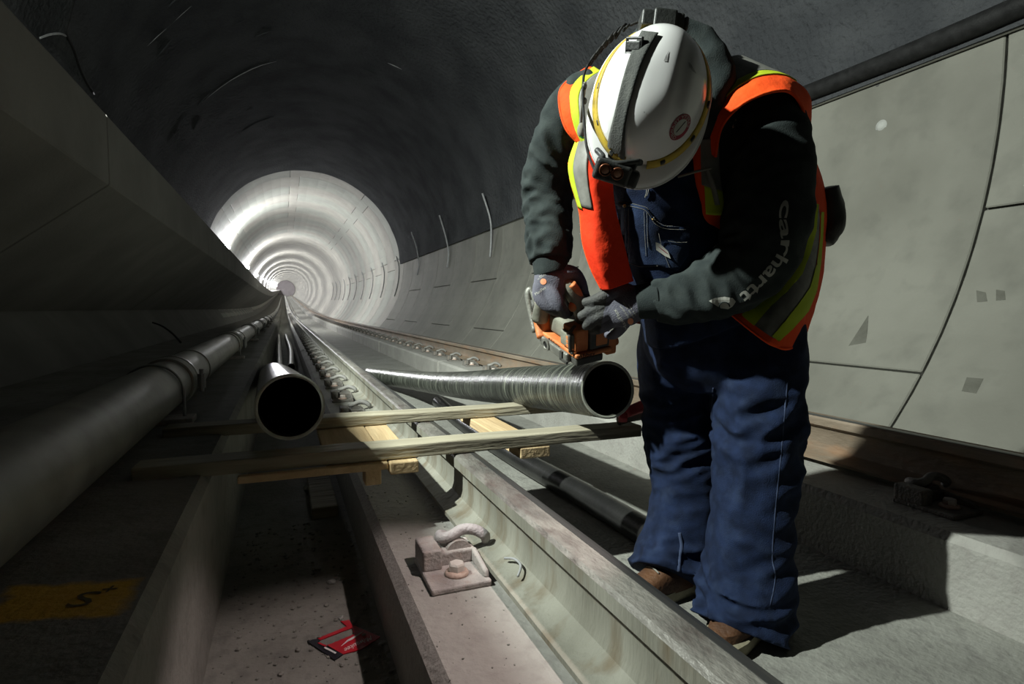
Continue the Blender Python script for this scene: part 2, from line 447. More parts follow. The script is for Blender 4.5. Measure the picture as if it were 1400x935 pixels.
tag(obj('lining_rings', rings(rs, False, False), MT['lining_warm'], farw, 'auto'), kind='stuff')
# closed ends of the modelled stretch
tag(obj('added_back_cap', extrude([(TX - 3, -0.3), (TX + 3, -0.3), (TX + 3, TZ + 3), (TX - 3, TZ + 3)], [Y0 - 0.3, Y0 + 0.02]), MT['crown']), kind='structure')  # added cap behind the camera, keeps world light out
rr = rise(Y1)
tag(obj('wall_end', ([(TX + sx * 3.2, Y1 + dy, TZ + rr + sz * 3.2) for dy in (-0.5, 0.3) for sx, sz in ((-1, -1), (1, -1), (1, 1), (-1, 1))], box(0, 1, 0, 1, 0, 1)[1]), pm('light_tinted_bulkhead', (0.7, 0.64, 0.66), (0.78, 0.72, 0.74), 1.0, 0.9)), kind='structure')  # pale pinkish colour stands in for the bright light at the far end

# black rolled membrane along the edge of the coating
mr = sweep([(3.385, y, CAM_H + 1.485 + 0.01 * math.sin(y * 2.1)) for y in [Y0 + 0.3 + 0.4 * i for i in range(20)]], 0.055, 14)
mr = ([v + Vector((noise.noise(v * 6) * .008, 0, noise.noise(v * 6 + Vector((9, 0, 0))) * .008)) for v in mr[0]], mr[1])
roll = obj('membrane_roll', mr, MT['black'], smooth='auto', at=(3.385, 2.0, CAM_H + 1.485))
tag(roll, 'black rolled membrane running along the top edge of the right wall panels', 'membrane')
lip = sweep([(3.432, y, CAM_H + 1.405) for y in (Y0, YP)], 0.016, 8)
obj('panel_lip', lip, MT['lining'], wr)

# ------------------------------------------------------------------ rails
FOOTZ, RAILZ = 0.233, CAM_H - 0.4285
def rail_profile(cx, s=1):
    h = RAILZ - FOOTZ
    half = [(0.070, 0.0), (0.070, 0.011), (0.030, 0.024), (0.014, 0.036), (0.0085, 0.055), (0.0085, 0.105), (0.013, h - 0.048), (0.036, h - 0.036), (0.0365, h - 0.010), (0.030, h - 0.002), (0.022, h)]
    pts = [(cx + x, FOOTZ + z) for x, z in half] + [(cx - x, FOOTZ + z) for x, z in reversed(half)]
    return pts
def make_rail(cx, label, mats, name='rail', band=1):
    prof = rail_profile(cx); g = extrude(prof, ys_all); n = len(prof)
    mi = []
    for f in g[1]:
        if len(f) != 4: mi.append(0); continue
        j = f[0] % n; 
        js = sorted((f[0] % n, f[1] % n))
        e = js[0] if js[1] - js[0] == 1 else n - 1
        z = (prof[e][1] + prof[(e + 1) % n][1]) / 2 - FOOTZ; xm = (prof[e][0] + prof[(e + 1) % n][0]) / 2 - cx
        if z > 0.16: mi.append(1)
        elif z > 0.13: mi.append(1)
        else: mi.append(0)
    o = obj(name, g, mats, None, 'auto', at=(cx, 0, FOOTZ), mi=None)
    for p in o.data.polygons:
        c = p.center; n_ = p.normal
        zz = c.z - rise(c.y)
        if zz > 0.150: p.material_index = 1
    return tag(o, label, 'rail')
RX1, RX2 = 0.492, 2.012
r1 = make_rail(RX1, 'near dusty steel running rail crossing under the timbers to the bottom of the picture', [MT['rail'], MT['railtop']])
obj('running_band', extrude([(RX1 + 0.012, RAILZ - 0.003), (RX1 + 0.0305, RAILZ - 0.0035), (RX1 + 0.0305, RAILZ - 0.0005), (RX1 + 0.022, RAILZ + 0.0012), (RX1 + 0.012, RAILZ + 0.0012)], ys_all), MT['railband'], r1)
r2 = make_rail(RX2, 'far rusty brown running rail along the foot of the right wall', [MT['rust'], MT['rust']])
obj('running_band', extrude([(RX2 - 0.0305, RAILZ - 0.0035), (RX2 - 0.006, RAILZ - 0.003), (RX2 - 0.006, RAILZ + 0.0012), (RX2 - 0.022, RAILZ + 0.0012), (RX2 - 0.0305, RAILZ - 0.0005)], ys_all), MT['railband'], r2)

# ------------------------------------------------------------------ rail fasteners (plate, shoulder, spring clip, bolt)
CLG = 'spring clip fasteners in the receding row along the rails'
def make_fastener(fx, y, cast='cast', clip='clip'):
    """fx = left edge of the rail foot"""
    r = empty('rail_fastener', (fx, y, PZ), 'dusty cast fastener with bolt and spring clip beside the near rail, nearest the bottom', 'fastener')
    X = lambda d: fx + d
    b = bevel(obj('base_plate', box(X(-0.140), X(-0.002), y - 0.085, y + 0.10, PZ, PZ + 0.014), MT[cast], r), 0.004)
    # shoulder: tall left block, lower saddle and a side cheek along the rail foot
    sh = join(box(X(-0.138), X(-0.092), y + 0.005, y + 0.098, PZ + 0.012, PZ + 0.062),
              box(X(-0.094), X(-0.006), y + 0.022, y + 0.098, PZ + 0.012, PZ + 0.046))
    cheek = [(X(-0.016), y - 0.072, PZ + 0.012), (X(-0.003), y - 0.072, PZ + 0.012), (X(-0.003), y + 0.03, PZ + 0.012), (X(-0.016), y + 0.03, PZ + 0.012),
             (X(-0.016), y - 0.066, PZ + 0.030), (X(-0.003), y - 0.066, PZ + 0.030), (X(-0.003), y + 0.03, PZ + 0.047), (X(-0.016), y + 0.03, PZ + 0.047)]
    sh = join(sh, (cheek, box(0, 1, 0, 1, 0, 1)[1]))
    s = bevel(obj('shoulder', sh, MT[cast], r), 0.006, 3)
    hump = rings([[Vector((X(-0.045) + 0.030 * math.cos(t), yy, PZ + 0.040 + 0.026 * math.sin(t))) for t in (math.pi * i / 10 for i in range(11))] for yy in (y + 0.030, y + 0.052)], True)
    obj('clip_seat', hump, MT[cast], r, 'auto')
    path = [(X(-0.062), y + 0.10, PZ + 0.055), (X(-0.078), y + 0.085, PZ + 0.064), (X(-0.080), y + 0.060, PZ + 0.066), (X(-0.060), y + 0.050, PZ + 0.072), (X(-0.030), y + 0.052, PZ + 0.083), (X(0.000), y + 0.045, PZ + 0.080), (X(0.022), y + 0.035, PZ + 0.066), (X(0.026), y + 0.045, PZ + 0.050)]
    obj('spring_clip', sweep(path, [0.0115, 0.0125, 0.013, 0.0135, 0.0135, 0.0135, 0.013, 0.010], 12, 24), MT[clip], r, True)
    bx, by = X(-0.068), y - 0.028
    hx = [Vector((bx + 0.019 * math.cos(math.pi / 3 * i + 0.35), by + 0.019 * math.sin(math.pi / 3 * i + 0.35), 0)) for i in range(6)]
    hexg = rings([[v + Vector((0, 0, z)) if k != 2 else Vector((bx + (v.x - bx) * 0.86, by + (v.y - by) * 0.86, z)) for v in hx] for k, z in enumerate((PZ + 0.022, PZ + 0.037, PZ + 0.041))], True)
    bo = obj('bolt', hexg, MT['bolt'], r)
    obj('washer', lathe([(0.027, PZ + 0.013), (0.028, PZ + 0.017), (0.025, PZ + 0.022), (0.018, PZ + 0.024)], (bx, by, 0), (0, 0, 1), 20), MT['washer'], bo, True)
    return r
SP = 0.68
ORD = ['first', 'second', 'third', 'fourth', 'fifth', 'sixth', 'seventh', 'eighth', 'ninth', 'tenth', 'eleventh', 'twelfth', 'thirteenth', 'fourteenth']
first = make_fastener(RX1 - 0.070, 1.252)
dull = make_fastener(RX2 - 0.070, 1.115, 'cast_shaded', 'clip_shaded')
dull_used = False
def place(o, x, y, label, group=CLG):
    o.location = (x, y, PZ + rise(y)); o['label'] = label
    if group: o['group'] = group
for i in range(1, 62):
    y = 1.252 + SP * i
    if i in (1, 2): continue
    if i == 1: place(copy_tree(first), RX1 - 0.070, y, 'dusty fastener of the near rail half hidden under the timber frame', None)
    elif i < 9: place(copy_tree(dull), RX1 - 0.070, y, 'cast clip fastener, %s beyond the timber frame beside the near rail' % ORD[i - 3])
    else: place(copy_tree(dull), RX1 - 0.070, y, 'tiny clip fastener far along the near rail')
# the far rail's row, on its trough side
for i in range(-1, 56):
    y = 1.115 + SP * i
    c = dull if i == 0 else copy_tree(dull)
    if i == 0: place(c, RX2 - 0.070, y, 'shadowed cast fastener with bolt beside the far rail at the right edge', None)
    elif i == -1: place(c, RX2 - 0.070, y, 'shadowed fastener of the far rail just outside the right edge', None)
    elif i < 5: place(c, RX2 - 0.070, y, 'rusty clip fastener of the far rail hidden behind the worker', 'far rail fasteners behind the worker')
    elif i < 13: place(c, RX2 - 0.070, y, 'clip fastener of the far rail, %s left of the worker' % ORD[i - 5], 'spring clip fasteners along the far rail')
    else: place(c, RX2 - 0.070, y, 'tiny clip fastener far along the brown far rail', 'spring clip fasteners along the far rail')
    if 'group' in c and i in (0, -1): del c['group']
# rubber pads under both rails
tag(obj('wire_offcut', sweep([onz(690, 763, FOOTZ + .033), onz(703, 764, FOOTZ + .042), onz(712, 773, FOOTZ + .044), onz(708, 788, FOOTZ + .033)], 0.0028, 8, 14), MT['rod'], None, True, at=onz(707, 770, FOOTZ + .02)), 'short bent grey wire offcut lying on the foot of the near rail', 'wire')

# ------------------------------------------------------------------ timber frame across the near rail
fr = empty('timber_frame', (0.35, 1.85, RAILZ), 'frame of two long pale timbers laid across the near rail under the pipes', 'timber')
def plank(x0, x1, y0, y1, z0, z1, rz, mat, name='plank', dz=0.0):
    g = box(0, x1 - x0, 0, y1 - y0, z0, z1); c, s = math.cos(rz), math.sin(rz)
    nx = 14 if x1 - x0 > .6 else 2
    rs = []
    for i in range(nx + 1):
        x = (x1 - x0) * i / nx
        w = 0.0035 * noise.noise(Vector((x * 6, y0 * 7, 1))); h = 0.003 * noise.noise(Vector((x * 5, y0 * 3, 5)))
        sec = [(x, w, z0), (x, y1 - y0 + w, z0), (x, y1 - y0 + w, z1 + h), (x, w, z1 + h)]
        rs.append([Vector((x0 + p[0] * c - p[1] * s, y0 + p[0] * s + p[1] * c, p[2] + dz * p[0])) for p in sec])
    o = obj(name, rings(rs, True), mat, fr); bevel(o, 0.004, 2); return o
T0 = RAILZ + 0.0025
plank(-0.355, 1.10, 1.612, 1.70, T0, T0 + 0.038, D2R(-1.2), MT['wood'])
plank(-0.375, 1.20, 2.115, 2.20, T0, T0 + 0.038, D2R(-1.2), MT['wood'])
# cross boards nailed underneath on either side of the rail
plank(0.265, 0.345, 1.572, 2.235, T0 - 0.036, T0 - 0.001, 0, MT['newwood'], 'cross_board')
plank(0.10, 0.262, 1.60, 2.235, T0 - 0.020, T0 - 0.001, 0, MT['newwood'], 'cross_board')
plank(-0.12, 0.262, 1.585, 1.606, T0 - 0.022, T0 - 0.001, D2R(-1), MT['newwood'], 'cross_board')
plank(0.665, 0.765, 1.59, 2.235, T0 - 0.036, T0 - 0.001, 0, MT['newwood'], 'cross_board')
plank(0.20, 0.245, 1.60, 1.66, T0 - 0.068, T0 - 0.021, 0, MT['newwood'], 'cleat')
bevel(tag(obj('wood_block', box(0.085, 0.185, 2.33, 2.95, 0.0, 0.045), MT['wood'], at=(0.14, 2.6, 0)), 'short dark timber block lying in the pit behind the timber frame', 'timber'), 0.005)

# ------------------------------------------------------------------ pipes
def hollow(pts, ro, ri, n, sm, depth_pts):
    """outer tube with open mouth at pts[0], wall thickness and a bore"""
    P = [Vector(p) for p in cat(pts, sm)]
    T = (P[1] - P[0]).normalized()
    out = sweep(P, ro, n, None, False); rim = None
    return P, T, out
def pipe_open(name, pts, D, label, sm=40, mats=('frp', 'frpcut', 'frpin'), cat_='pipe', tilt=None):
    ro = D / 2; ri = ro - 0.0075 * D / 0.168 * 1.15
    P = [Vector(p) for p in cat(pts, sm)]
    N = len(P); n = 40; rs = []; A = None; fr_ = []
    for i, p in enumerate(P):
        T = (P[min(i + 1, N - 1)] - P[max(i - 1, 0)]).normalized()
        A = T.cross(Vector((0, 0, 1))).normalized(); B = T.cross(A); fr_.append((A, B))
    ring = lambda i, r: [P[i] + (fr_[i][0] * math.cos(2 * math.pi * j / n) + fr_[i][1] * math.sin(2 * math.pi * j / n)) * r for j in range(n)]
    root = obj(name, rings([ring(i, ro) for i in range(N)], False), MT[mats[0]], None, True, at=P[0])
    obj('cut_rim', rings([ring(0, ro), [q - (P[1] - P[0]).normalized() * 0.001 for q in ring(0, (ro + ri) / 2)], ring(0, ri)], False), MT[mats[1]], root, False)
    obj('bore', rings([ring(i, ri) for i in range(N)] , False), MT[mats[2]], root, True)
    return tag(root, label, cat_)
pts = [W(831, 533, 1.655), W(795, 531, 1.85), W(760, 530, 2.08), W(700, 528, 2.55), W(645, 527, 3.3), W(600, 524, 4.2), W(556, 519, 5.25), W(507, 512.5, 6.35)]
pipe_open('glassfibre_pipe', pts, 0.168, 'long glossy wound glassfibre pipe being sanded at its cut end')
e0 = W(397, 560.5, 1.44)
pipe_open('glassfibre_pipe', [e0 + Vector((0, 0, .008)), e0.lerp(W(367, 509, 7.0), 0.33) + Vector((0, 0, .035)), e0.lerp(W(367, 509, 7.0), 0.66) + Vector((0, 0, .02)), W(367, 509, 7.0)], 0.168, 'dark glassfibre pipe with its open end facing out over the pit on the left', 30)
for (px, py, z, lab) in ((382, 497, 7.6, 'left one of two thin pipes lying far down the pit'), (398, 499, 7.6, 'right one of two thin pipes lying far down the pit'), (366, 487, 8.6, 'short dark thin pipe left of the pair far down the pit')):
    a = W(px, py, z); a.z = 0.052; 
    dx = -0.010 if px < 390 else 0.0
    pts = [a] + [Vector((a.x + dx * (y - a.y) + .03 * math.sin((y - a.y) * .5) * (1 if px > 390 else 0), y, 0.052 + rise(y))) for y in (a.y + 1.5, a.y + 3, a.y + 5, a.y + 7, a.y + 9.5)]
    pipe_open('thin_pipe', pts, 0.098, lab, 24, ('galv', 'frpcut', 'frpin'))
# black plastic pipe on the trough floor
bp = [(1.155, 1.56, 0.052), (1.15, 2.0, 0.052), (1.12, 2.6, 0.052), (1.11, 3.3, 0.052), (1.13, 4.0, 0.052), (1.18, 4.6, 0.052)]
pipe_open('black_pipe', bp, 0.10, 'smooth black plastic pipe lying on the trough floor behind the worker', 30, ('hdpe', 'hdpe', 'hdpe'))
# steel pipe on stands along the left ledge
SX, SZ, SR = -0.452, CAM_H - 0.305, 0.094
sp = obj('steel_pipe', sweep([(SX, y, SZ + rise(y)) for y in ylist(Y0 + .4, 120)], SR, 28), MT['galv'], None, 'auto', at=(SX, 2, SZ))
tag(sp, 'large galvanised steel pipe on stands along the left ledge', 'pipe')
for k in range(12):
    yc = 2.72 + 2.9 * k
    c = obj('coupling', lathe([(SR + 0.002, -0.075), (SR + 0.010, -0.07), (SR + 0.013, -0.035), (SR + 0.009, -0.03), (SR + 0.009, 0.03), (SR + 0.013, 0.035), (SR + 0.010, 0.07), (SR + 0.002, 0.075)], (SX, yc, SZ + rise(yc)), (0, 1, 0), 28), MT['galv'], sp, 'auto')
    for sgn in (1, -1):
        bx = SX + sgn * (SR + 0.028)
        obj('coupling_bolt', join(lathe([(0.016, -0.03), (0.016, 0.03)], (bx, yc, SZ + rise(yc)), (0, 0, 1), 8), lathe([(0.009, -0.045), (0.009, 0.05)], (bx, yc, SZ + rise(yc)), (0, 0, 1), 8)), MT['rod'], c)
    if k < 8:
        obj('band', lathe([(SR + 0.001, -0.012), (SR + 0.005, -0.010), (SR + 0.005, 0.010), (SR + 0.001, 0.012)], (SX, yc + 0.55, SZ + rise(yc)), (0, 1, 0), 28), MT['galv'], sp, 'auto')
for k in range(10):
    ys = 2.40 + 2.9 * k; z = rise(ys)
    lab = ['low steel stand with strap under the near part of the left pipe'] + ['pipe stand under the left pipe, %s from the bottom' % ORD[i] for i in range(1, 10)]
    st = empty('pipe_stand', (SX, ys, LZ + z), lab[k], 'pipe stand', 'pipe stands under the left pipe' if k else None)
    bevel(obj('base', box(SX - 0.13, SX + 0.135, ys - 0.06, ys + 0.05, LZ + z, LZ + 0.022 + z), MT['cast'], st), 0.003)
    obj('strap', sweep([(SX + (SR + 0.006) * math.cos(D2R(a)), ys, SZ + z + (SR + 0.006) * math.sin(D2R(a))) for a in range(-8, 190, 9)], 0.009, 8, flat=(1.4, .5)), MT['galv'], st, True)
    for sgn in (1, -1):
        obj('rod', sweep([(SX + sgn * (SR + 0.007), ys, SZ + z), (SX + sgn * (SR + 0.007), ys, LZ + 0.02 + z)], 0.0055, 8), MT['rod'], st, True)
# ------------------------------------------------------------------ steel straps on the right wall, lamps on the left wall
rods = [((671, 262), (677, 300), (675, 330), (672, 352), 'tall bent steel strap on the right wall nearest the worker'),
        ((610, 292), (614, 320), (615, 345), (613, 366), 'second steel strap from the worker on the right wall'),
        ((570, 315), (574, 338), (574, 360), (572, 376), 'third steel strap from the worker on the right wall')]
for a, b, c, d, lab in rods:
    pts = []
    for (px, py), off in ((a, 0.16), (b, 0.09), (c, 0.05), (d, 0.03)):
        p = wallpt(px, py); pts.append(p + walln(p) * (off if py < 340 else 0.03))
    tag(obj('steel_strap', sweep(pts, 0.017, 8, 16, flat=(1.0, 1.0)), MT['rod'], None, True, at=pts[-1]), lab, 'strap')
for k in range(0, 10):
    y = 18.2 + 2.87 * k
    pts = [Vector((circ(D2R(a), TR - o)[0], y, circ(D2R(a), TR - o)[1] + rise(y))) for a, o in ((7, 0.09), (0, 0.03), (-10, 0.02), (-20, 0.015))]
    tag(obj('steel_strap', sweep(pts, 0.02, 8, 10), MT['rod'], None, True, at=pts[-1]), 'small steel strap on the bright tunnel wall, %s beyond the end of the dark coating' % ORD[k], 'strap', 'straps far down the bright tunnel')
bulb = None
for i, y in enumerate(LAMP_Y):
    lab = 'bright tunnel lamp on the left wall, %s nearest of the string' % ORD[i]
    if bulb is None:
        bulb = empty('tunnel_lamp', (LAMP_X - 0.28, y, LAMP_Z + rise(y)), lab, 'lamp', 'string of lamps along the left wall')
        c = Vector((LAMP_X - 0.20, y, LAMP_Z + rise(y)))
        obj('housing', join(box(c.x - 0.30, c.x - 0.06, y - 0.05, y + 0.05, c.z - 0.05, c.z + 0.05)), MT['black'], bulb)
        obj('bulb', sphere(c, 0.075, 14, 8), MT['lampglow'], bulb, True)
    else:
        b = copy_tree(bulb); b.location = (LAMP_X - 0.28, y, LAMP_Z + rise(y)); b['label'] = lab
# cable hanging on the left crown near the walkway
tag(obj('hanging_cable', sweep([crownpt(102, -6), crownpt(94, 25), crownpt(90, 45), crownpt(100, 66), crownpt(112, 100), crownpt(128, 128)], 0.014, 8, 24), MT['black'], None, True, at=crownpt(90, 45)), 'dark cable hanging on the sprayed crown above the left walkway', 'cable')
tag(obj('loose_wire', sweep([crownpt(54, 52), crownpt(68, 47), crownpt(82, 46), crownpt(90, 49)], 0.009, 8, 14), MT['rod'], None, True, at=crownpt(70, 47)), 'pale loose wire end beside the dark cable above the left walkway', 'wire')
tag(obj('loose_wire', sweep([W(209, 441, 3.9), W(222, 446, 3.8), W(236, 456, 3.65), W(247, 468, 3.5)], 0.006, 8, 14), MT['black'], None, True, at=W(236, 456, 3.65)), 'thin black wire curving up behind the left pipe', 'wire')
# ------------------------------------------------------------------ lettering and decals
def text_geo(s, dice=0.0, shear=0.0, bold=0.0):
    c = bpy.data.curves.new('lettering', 'FONT'); c.body = s; c.size = 1.0; c.resolution_u = 3; c.offset = bold
    o = bpy.data.objects.new('lettering', c); COL.objects.link(o)
    bpy.context.view_layer.update()
    me = bpy.data.meshes.new_from_object(o.evaluated_get(bpy.context.evaluated_depsgraph_get()))
    bpy.data.objects.remove(o); bpy.data.curves.remove(c)
    bm = bmesh.new(); bm.from_mesh(me)
    xs = [v.co.x for v in bm.verts]; ys = [v.co.y for v in bm.verts]
    x0, x1, y0, y1 = min(xs), max(xs), min(ys), max(ys)
    if dice:
        k = x0 + dice
        while k < x1:
            g = bm.verts[:] + bm.edges[:] + bm.faces[:]
            bmesh.ops.bisect_plane(bm, geom=g, plane_co=(k, 0, 0), plane_no=(1, 0, 0)); k += dice
        k = y0 + dice
        while k < y1:
            g = bm.verts[:] + bm.edges[:] + bm.faces[:]
            bmesh.ops.bisect_plane(bm, geom=g, plane_co=(0, k, 0), plane_no=(0, 1, 0)); k += dice
    bm.verts.index_update()
    V = [((v.co.x - x0) / (x1 - x0), v.co.y / 0.72) for v in bm.verts]   # u along the line 0..1, v: 0 baseline, 1 cap height
    Fc = [tuple(v.index for v in f.verts) for f in bm.faces]
    bm.free(); bpy.data.meshes.remove(me)
    return V, Fc
def bvh_of(*objs):
    V = []; Fc = []
    dg = bpy.context.evaluated_depsgraph_get()
    bpy.context.view_layer.update()
    for o in objs:
        e = o.evaluated_get(dg); me = e.to_mesh(); n = len(V); mw = Matrix.Translation(wpos(o))
        V += [mw @ v.co for v in me.vertices]; Fc += [tuple(i + n for i in p.vertices) for p in me.polygons]
        e.to_mesh_clear()
    return BVHTree.FromPolygons(V, Fc)
def hit(bv, px, py, off=0.0015, fallback=1.5):
    d = RAY(px, py); loc, n, i, dist = bv.ray_cast(CAM, d)
    if loc is None: return None
    if n.dot(d) > 0: n = -n
    return loc + n * off
def on_surface(bv, uv, fs, px_of, off=0.0015, reach=0.03):
    """lay flat geometry given in picture coordinates down on a built surface"""
    vs = [hit(bv, *px_of(*q), off) for q in uv]
    ok = [f for f in fs if all(vs[i] is not None for i in f)]
    zz = [v if v is not None else Vector((0, 0, 0)) for v in vs]
    out = []
    for f in ok:   # no faces stretched across an outline
        q = [zz[i] for i in f]
        if max((a - q[0]).length for a in q) < reach: out.append(f)
    used = sorted({i for f in out for i in f}); mp = {i: k for k, i in enumerate(used)}
    return [zz[i] for i in used], [tuple(mp[i] for i in f) for f in out]
def poly_grid(poly, step=4.0):
    """a picture-space polygon diced into small faces"""
    bm = bmesh.new(); bm.faces.new([bm.verts.new((x, y, 0)) for x, y in poly])
    xs = [p[0] for p in poly]; ys = [p[1] for p in poly]
    for lo, hi, ax in ((min(xs), max(xs), 0), (min(ys), max(ys), 1)):
        k = lo + step
        while k < hi:
            co_ = [0, 0, 0]; no = [0, 0, 0]; co_[ax] = k; no[ax] = 1
            bmesh.ops.bisect_plane(bm, geom=bm.verts[:] + bm.edges[:] + bm.faces[:], plane_co=co_, plane_no=no); k += step
    bmesh.ops.triangulate(bm, faces=bm.faces)
    bm.verts.index_update()
    r = [(v.co.x, v.co.y) for v in bm.verts], [tuple(v.index for v in f.verts) for f in bm.faces]
    bm.free(); return r
def line_on(bv, pts, r, name, mat, parent, sm=30, n=6, off=0.0):
    P = cat(pts, sm); q = [hit(bv, x, y, off) for x, y in P]; q = [a for a in q if a is not None]
    if len(q) < 2: return None
    # keep one continuous run
    run = [q[0]]
    for a in q[1:]:
        if (a - run[-1]).length < 0.05: run.append(a)
    if len(run) < 2: return None
    return obj(name, sweep(run, r, n), mat, parent, True)
def stitches(bv, pts, name, mat, parent, step=3.2, r=0.0011):
    P = cat(pts, 120); acc = 0; out = []
    L_ = [0]
    for a, b in zip(P[:-1], P[1:]): L_.append(L_[-1] + math.hypot(b[0] - a[0], b[1] - a[1]))
    s = 0
    def at(s):
        for i in range(len(L_) - 1):
            if L_[i + 1] >= s:
                t = (s - L_[i]) / max(1e-6, L_[i + 1] - L_[i]); return P[i][0] + (P[i + 1][0] - P[i][0]) * t, P[i][1] + (P[i + 1][1] - P[i][1]) * t
        return P[-1][:2]
    while s < L_[-1] - step:
        a = hit(bv, *at(s), 0.0012); b = hit(bv, *at(s + step * 0.62), 0.0012); s += step
        if a is None or b is None or (a - b).length > 0.03 or (a - b).length < 1e-5: continue
        out.append(sweep([a, b], r, 5))
    if out: 
        o = obj(name, join(*out), mat, parent); return o

# ------------------------------------------------------------------ cut card in the pit
MT['redcard'] = pm('red_card', srgb(178, 22, 40), srgb(190, 30, 46), 30, 0.45)
MT['blackcard'] = pm('black_card', srgb(30, 28, 36), srgb(38, 36, 44), 30, 0.45)
MT['whiteprint'] = pm('white_print', (0.75, 0.74, 0.72), rough=0.6)
def cardpt(px, py, z=0.004): return onz(px, py, z)
def z4(x, y): return (380 + x * 160 / 1400, 820 + y * 100 / 875)
outer = [z4(*q) for q in ((350, 500), (680, 722), (1010, 590), (1225, 450), (890, 310), (850, 250), (750, 262), (830, 320), (470, 470))]
def flat(poly, z, th=0.0018):
    b = [cardpt(x, y, z) for x, y in poly]; t = [p + Vector((0, 0, th)) for p in b]; n = len(b)
    return b + t, [tuple(range(n))[::-1], tuple(range(n, 2 * n))] + [(i, (i + 1) % n, n + (i + 1) % n, n + i) for i in range(n)]
# frame around the cut window: strips so that the window stays open
card = empty('cut_card', cardpt(470, 876, 0), 'cut red card with black edge and white lettering lying in the pit', 'card')
obj('red_panel', flat([z4(*q) for q in ((590, 550), (910, 418), (890, 345), (880, 325), (905, 312), (1225, 450), (1000, 595), (775, 655))], 0.002), MT['redcard'], card)
obj('red_strip', flat([z4(*q) for q in ((505, 485), (470, 470), (825, 322), (750, 262), (852, 248), (893, 316), (880, 340))], 0.002), MT['redcard'], card)
obj('black_edge', flat([z4(*q) for q in ((350, 500), (470, 470), (505, 490), (470, 520), (780, 655), (680, 722))], 0.003), MT['blackcard'], card)
obj('red_corner', flat([z4(*q) for q in ((470, 520), (500, 512), (590, 552), (560, 562))], 0.0045, 0.001), MT['redcard'], card)
tv, tf = text_geo('Milwaukee', 0)
a, b, up_ = Vector(z4(1105, 415)), Vector(z4(790, 575)), Vector(z4(1040, 385)) - Vector(z4(1105, 415))
o_ = Vector(z4(1108, 425)); dx_ = Vector(z4(790, 580)) - o_; dy_ = Vector(z4(1060, 520)) - Vector(z4(1030, 400))
obj('lettering', ([cardpt(*(o_ + dx_ * u - dy_ * -0.45 * v + Vector((0, 0))), 0.0046) for u, v in tv], tf), MT['whiteprint'], card)
bolt_ = [z4(*q) for q in ((755, 555), (830, 480), (850, 492), (1030, 375), (880, 480), (850, 470), (800, 520))]
obj('print_flash', flat(bolt_, 0.0040, 0.0006), MT['whiteprint'], card)
obj('edge_print', flat([z4(*q) for q in ((545, 575), (565, 562), (700, 630), (685, 645))], 0.0052, 0.0006), MT['whiteprint'], card)
# crumpled scraps on the pit floor
for px, py, r, lab in ((453, 798, 0.012, 'crumpled pale scrap on the pit floor above the red card'), (466, 846, 0.008, 'tiny pale scrap touching the upper tip of the red card')):
    p = onz(px, py, 0); g = sphere(p + Vector((0, 0, r * .5)), r, 9, 6, (1, 1, .6))
    g = ([v + (noise.noise_vector(v * 90) * r * .5) for v in g[0]], g[1])
    tag(obj('scrap', g, MT['concrete'], None, False, at=p), lab, 'scrap')
p = onz(428, 672, 0); g = sphere(p + Vector((0, 0, .02)), 0.04, 9, 6, (1, 1, .5)); g = ([v + noise.noise_vector(v * 30) * .02 for v in g[0]], g[1])
tag(obj('scrap', g, MT['concrete'], None, False, at=p), 'pale crumpled paper beside the timber block in the pit', 'scrap')
chips = []
for i in range(620):
    x = random.uniform(-0.17, 0.21); y = random.uniform(0.9, 2.3); r = random.choice((.0015, .002, .003, .003, .005, .007))
    chips.append(sphere((x, y, r * .4), r, 5, 3, (1, random.uniform(.6, 1.6), .6)))
for i in range(160):
    x = random.uniform(0.24, 0.42); y = random.uniform(0.7, 2.4); r = random.choice((.001, .0015, .002, .003))
    chips.append(sphere((x, y, PZ + r * .4), r, 5, 3, (1, random.uniform(.6, 1.6), .6)))
tag(obj('grit', join(*chips), MT['floor'], None, False), 'loose grit and concrete crumbs scattered in the pit and on the plinth', 'grit', kind='stuff')
# faded marks on the ochre patch
for s, px, py, sc_ in (('S', 86, 830, 0.045), ('+', 132, 812, 0.03)):
    tv, tf = text_geo(s, 0)
    o_ = onz(px, py, LZ + 0.0012); rt_ = Vector((1, -.25, 0)).normalized(); u_ = Vector((.25, 1, 0)).normalized()
    obj('painted_mark', ([o_ + rt_ * u * sc_ * .7 + u_ * v * sc_ for u, v in tv], tf), pm('faded_black_mark', (0.11, 0.09, 0.04), rough=0.9), ledge)

# ------------------------------------------------------------------ red pipe wrench on the timbers, behind the pipe end
MT['wrenchred'] = pm('dusty_red_paint', srgb(150, 40, 45), srgb(175, 65, 68), 20, 0.55, 0.2, 80)
MT['wrenchsteel'] = pm('worn_dark_steel', (0.09, 0.085, 0.08), (0.16, 0.15, 0.14), 15, 0.5, 0.2, 80, metal=0.4)
wr_z = T0 + 0.04
wo = Vector((0.98, 1.70, wr_z))
wren = empty('pipe_wrench', wo, 'red pipe wrench lying on the front timber behind the glassfibre pipe end', 'wrench')
a_, b_ = onz(843, 577, wr_z + .018), onz(905, 548, wr_z + .06)
hp = [W(856, 564, 1.87), W(885, 553, 1.90), W(908, 547, 1.915)]
obj('handle', sweep(hp, [0.015, 0.018, 0.018], 10, 10, flat=(.7, 1.2)), MT['wrenchred'], wren, True)
obj('jaw', sweep([W(846, 574, 1.888), W(862, 571, 1.91), W(885, 567, 1.94), W(902, 564, 1.95)], [0.017, 0.013, 0.014, 0.014], 10, 12, flat=(.8, 1.1)), MT['wrenchsteel'], wren, True)
obj('jaw_nut', lathe([(0.016, -0.014), (0.018, -0.01), (0.018, 0.01), (0.016, 0.014)], W(851, 570, 1.875), RT, 14), MT['wrenchred'], wren, 'auto')

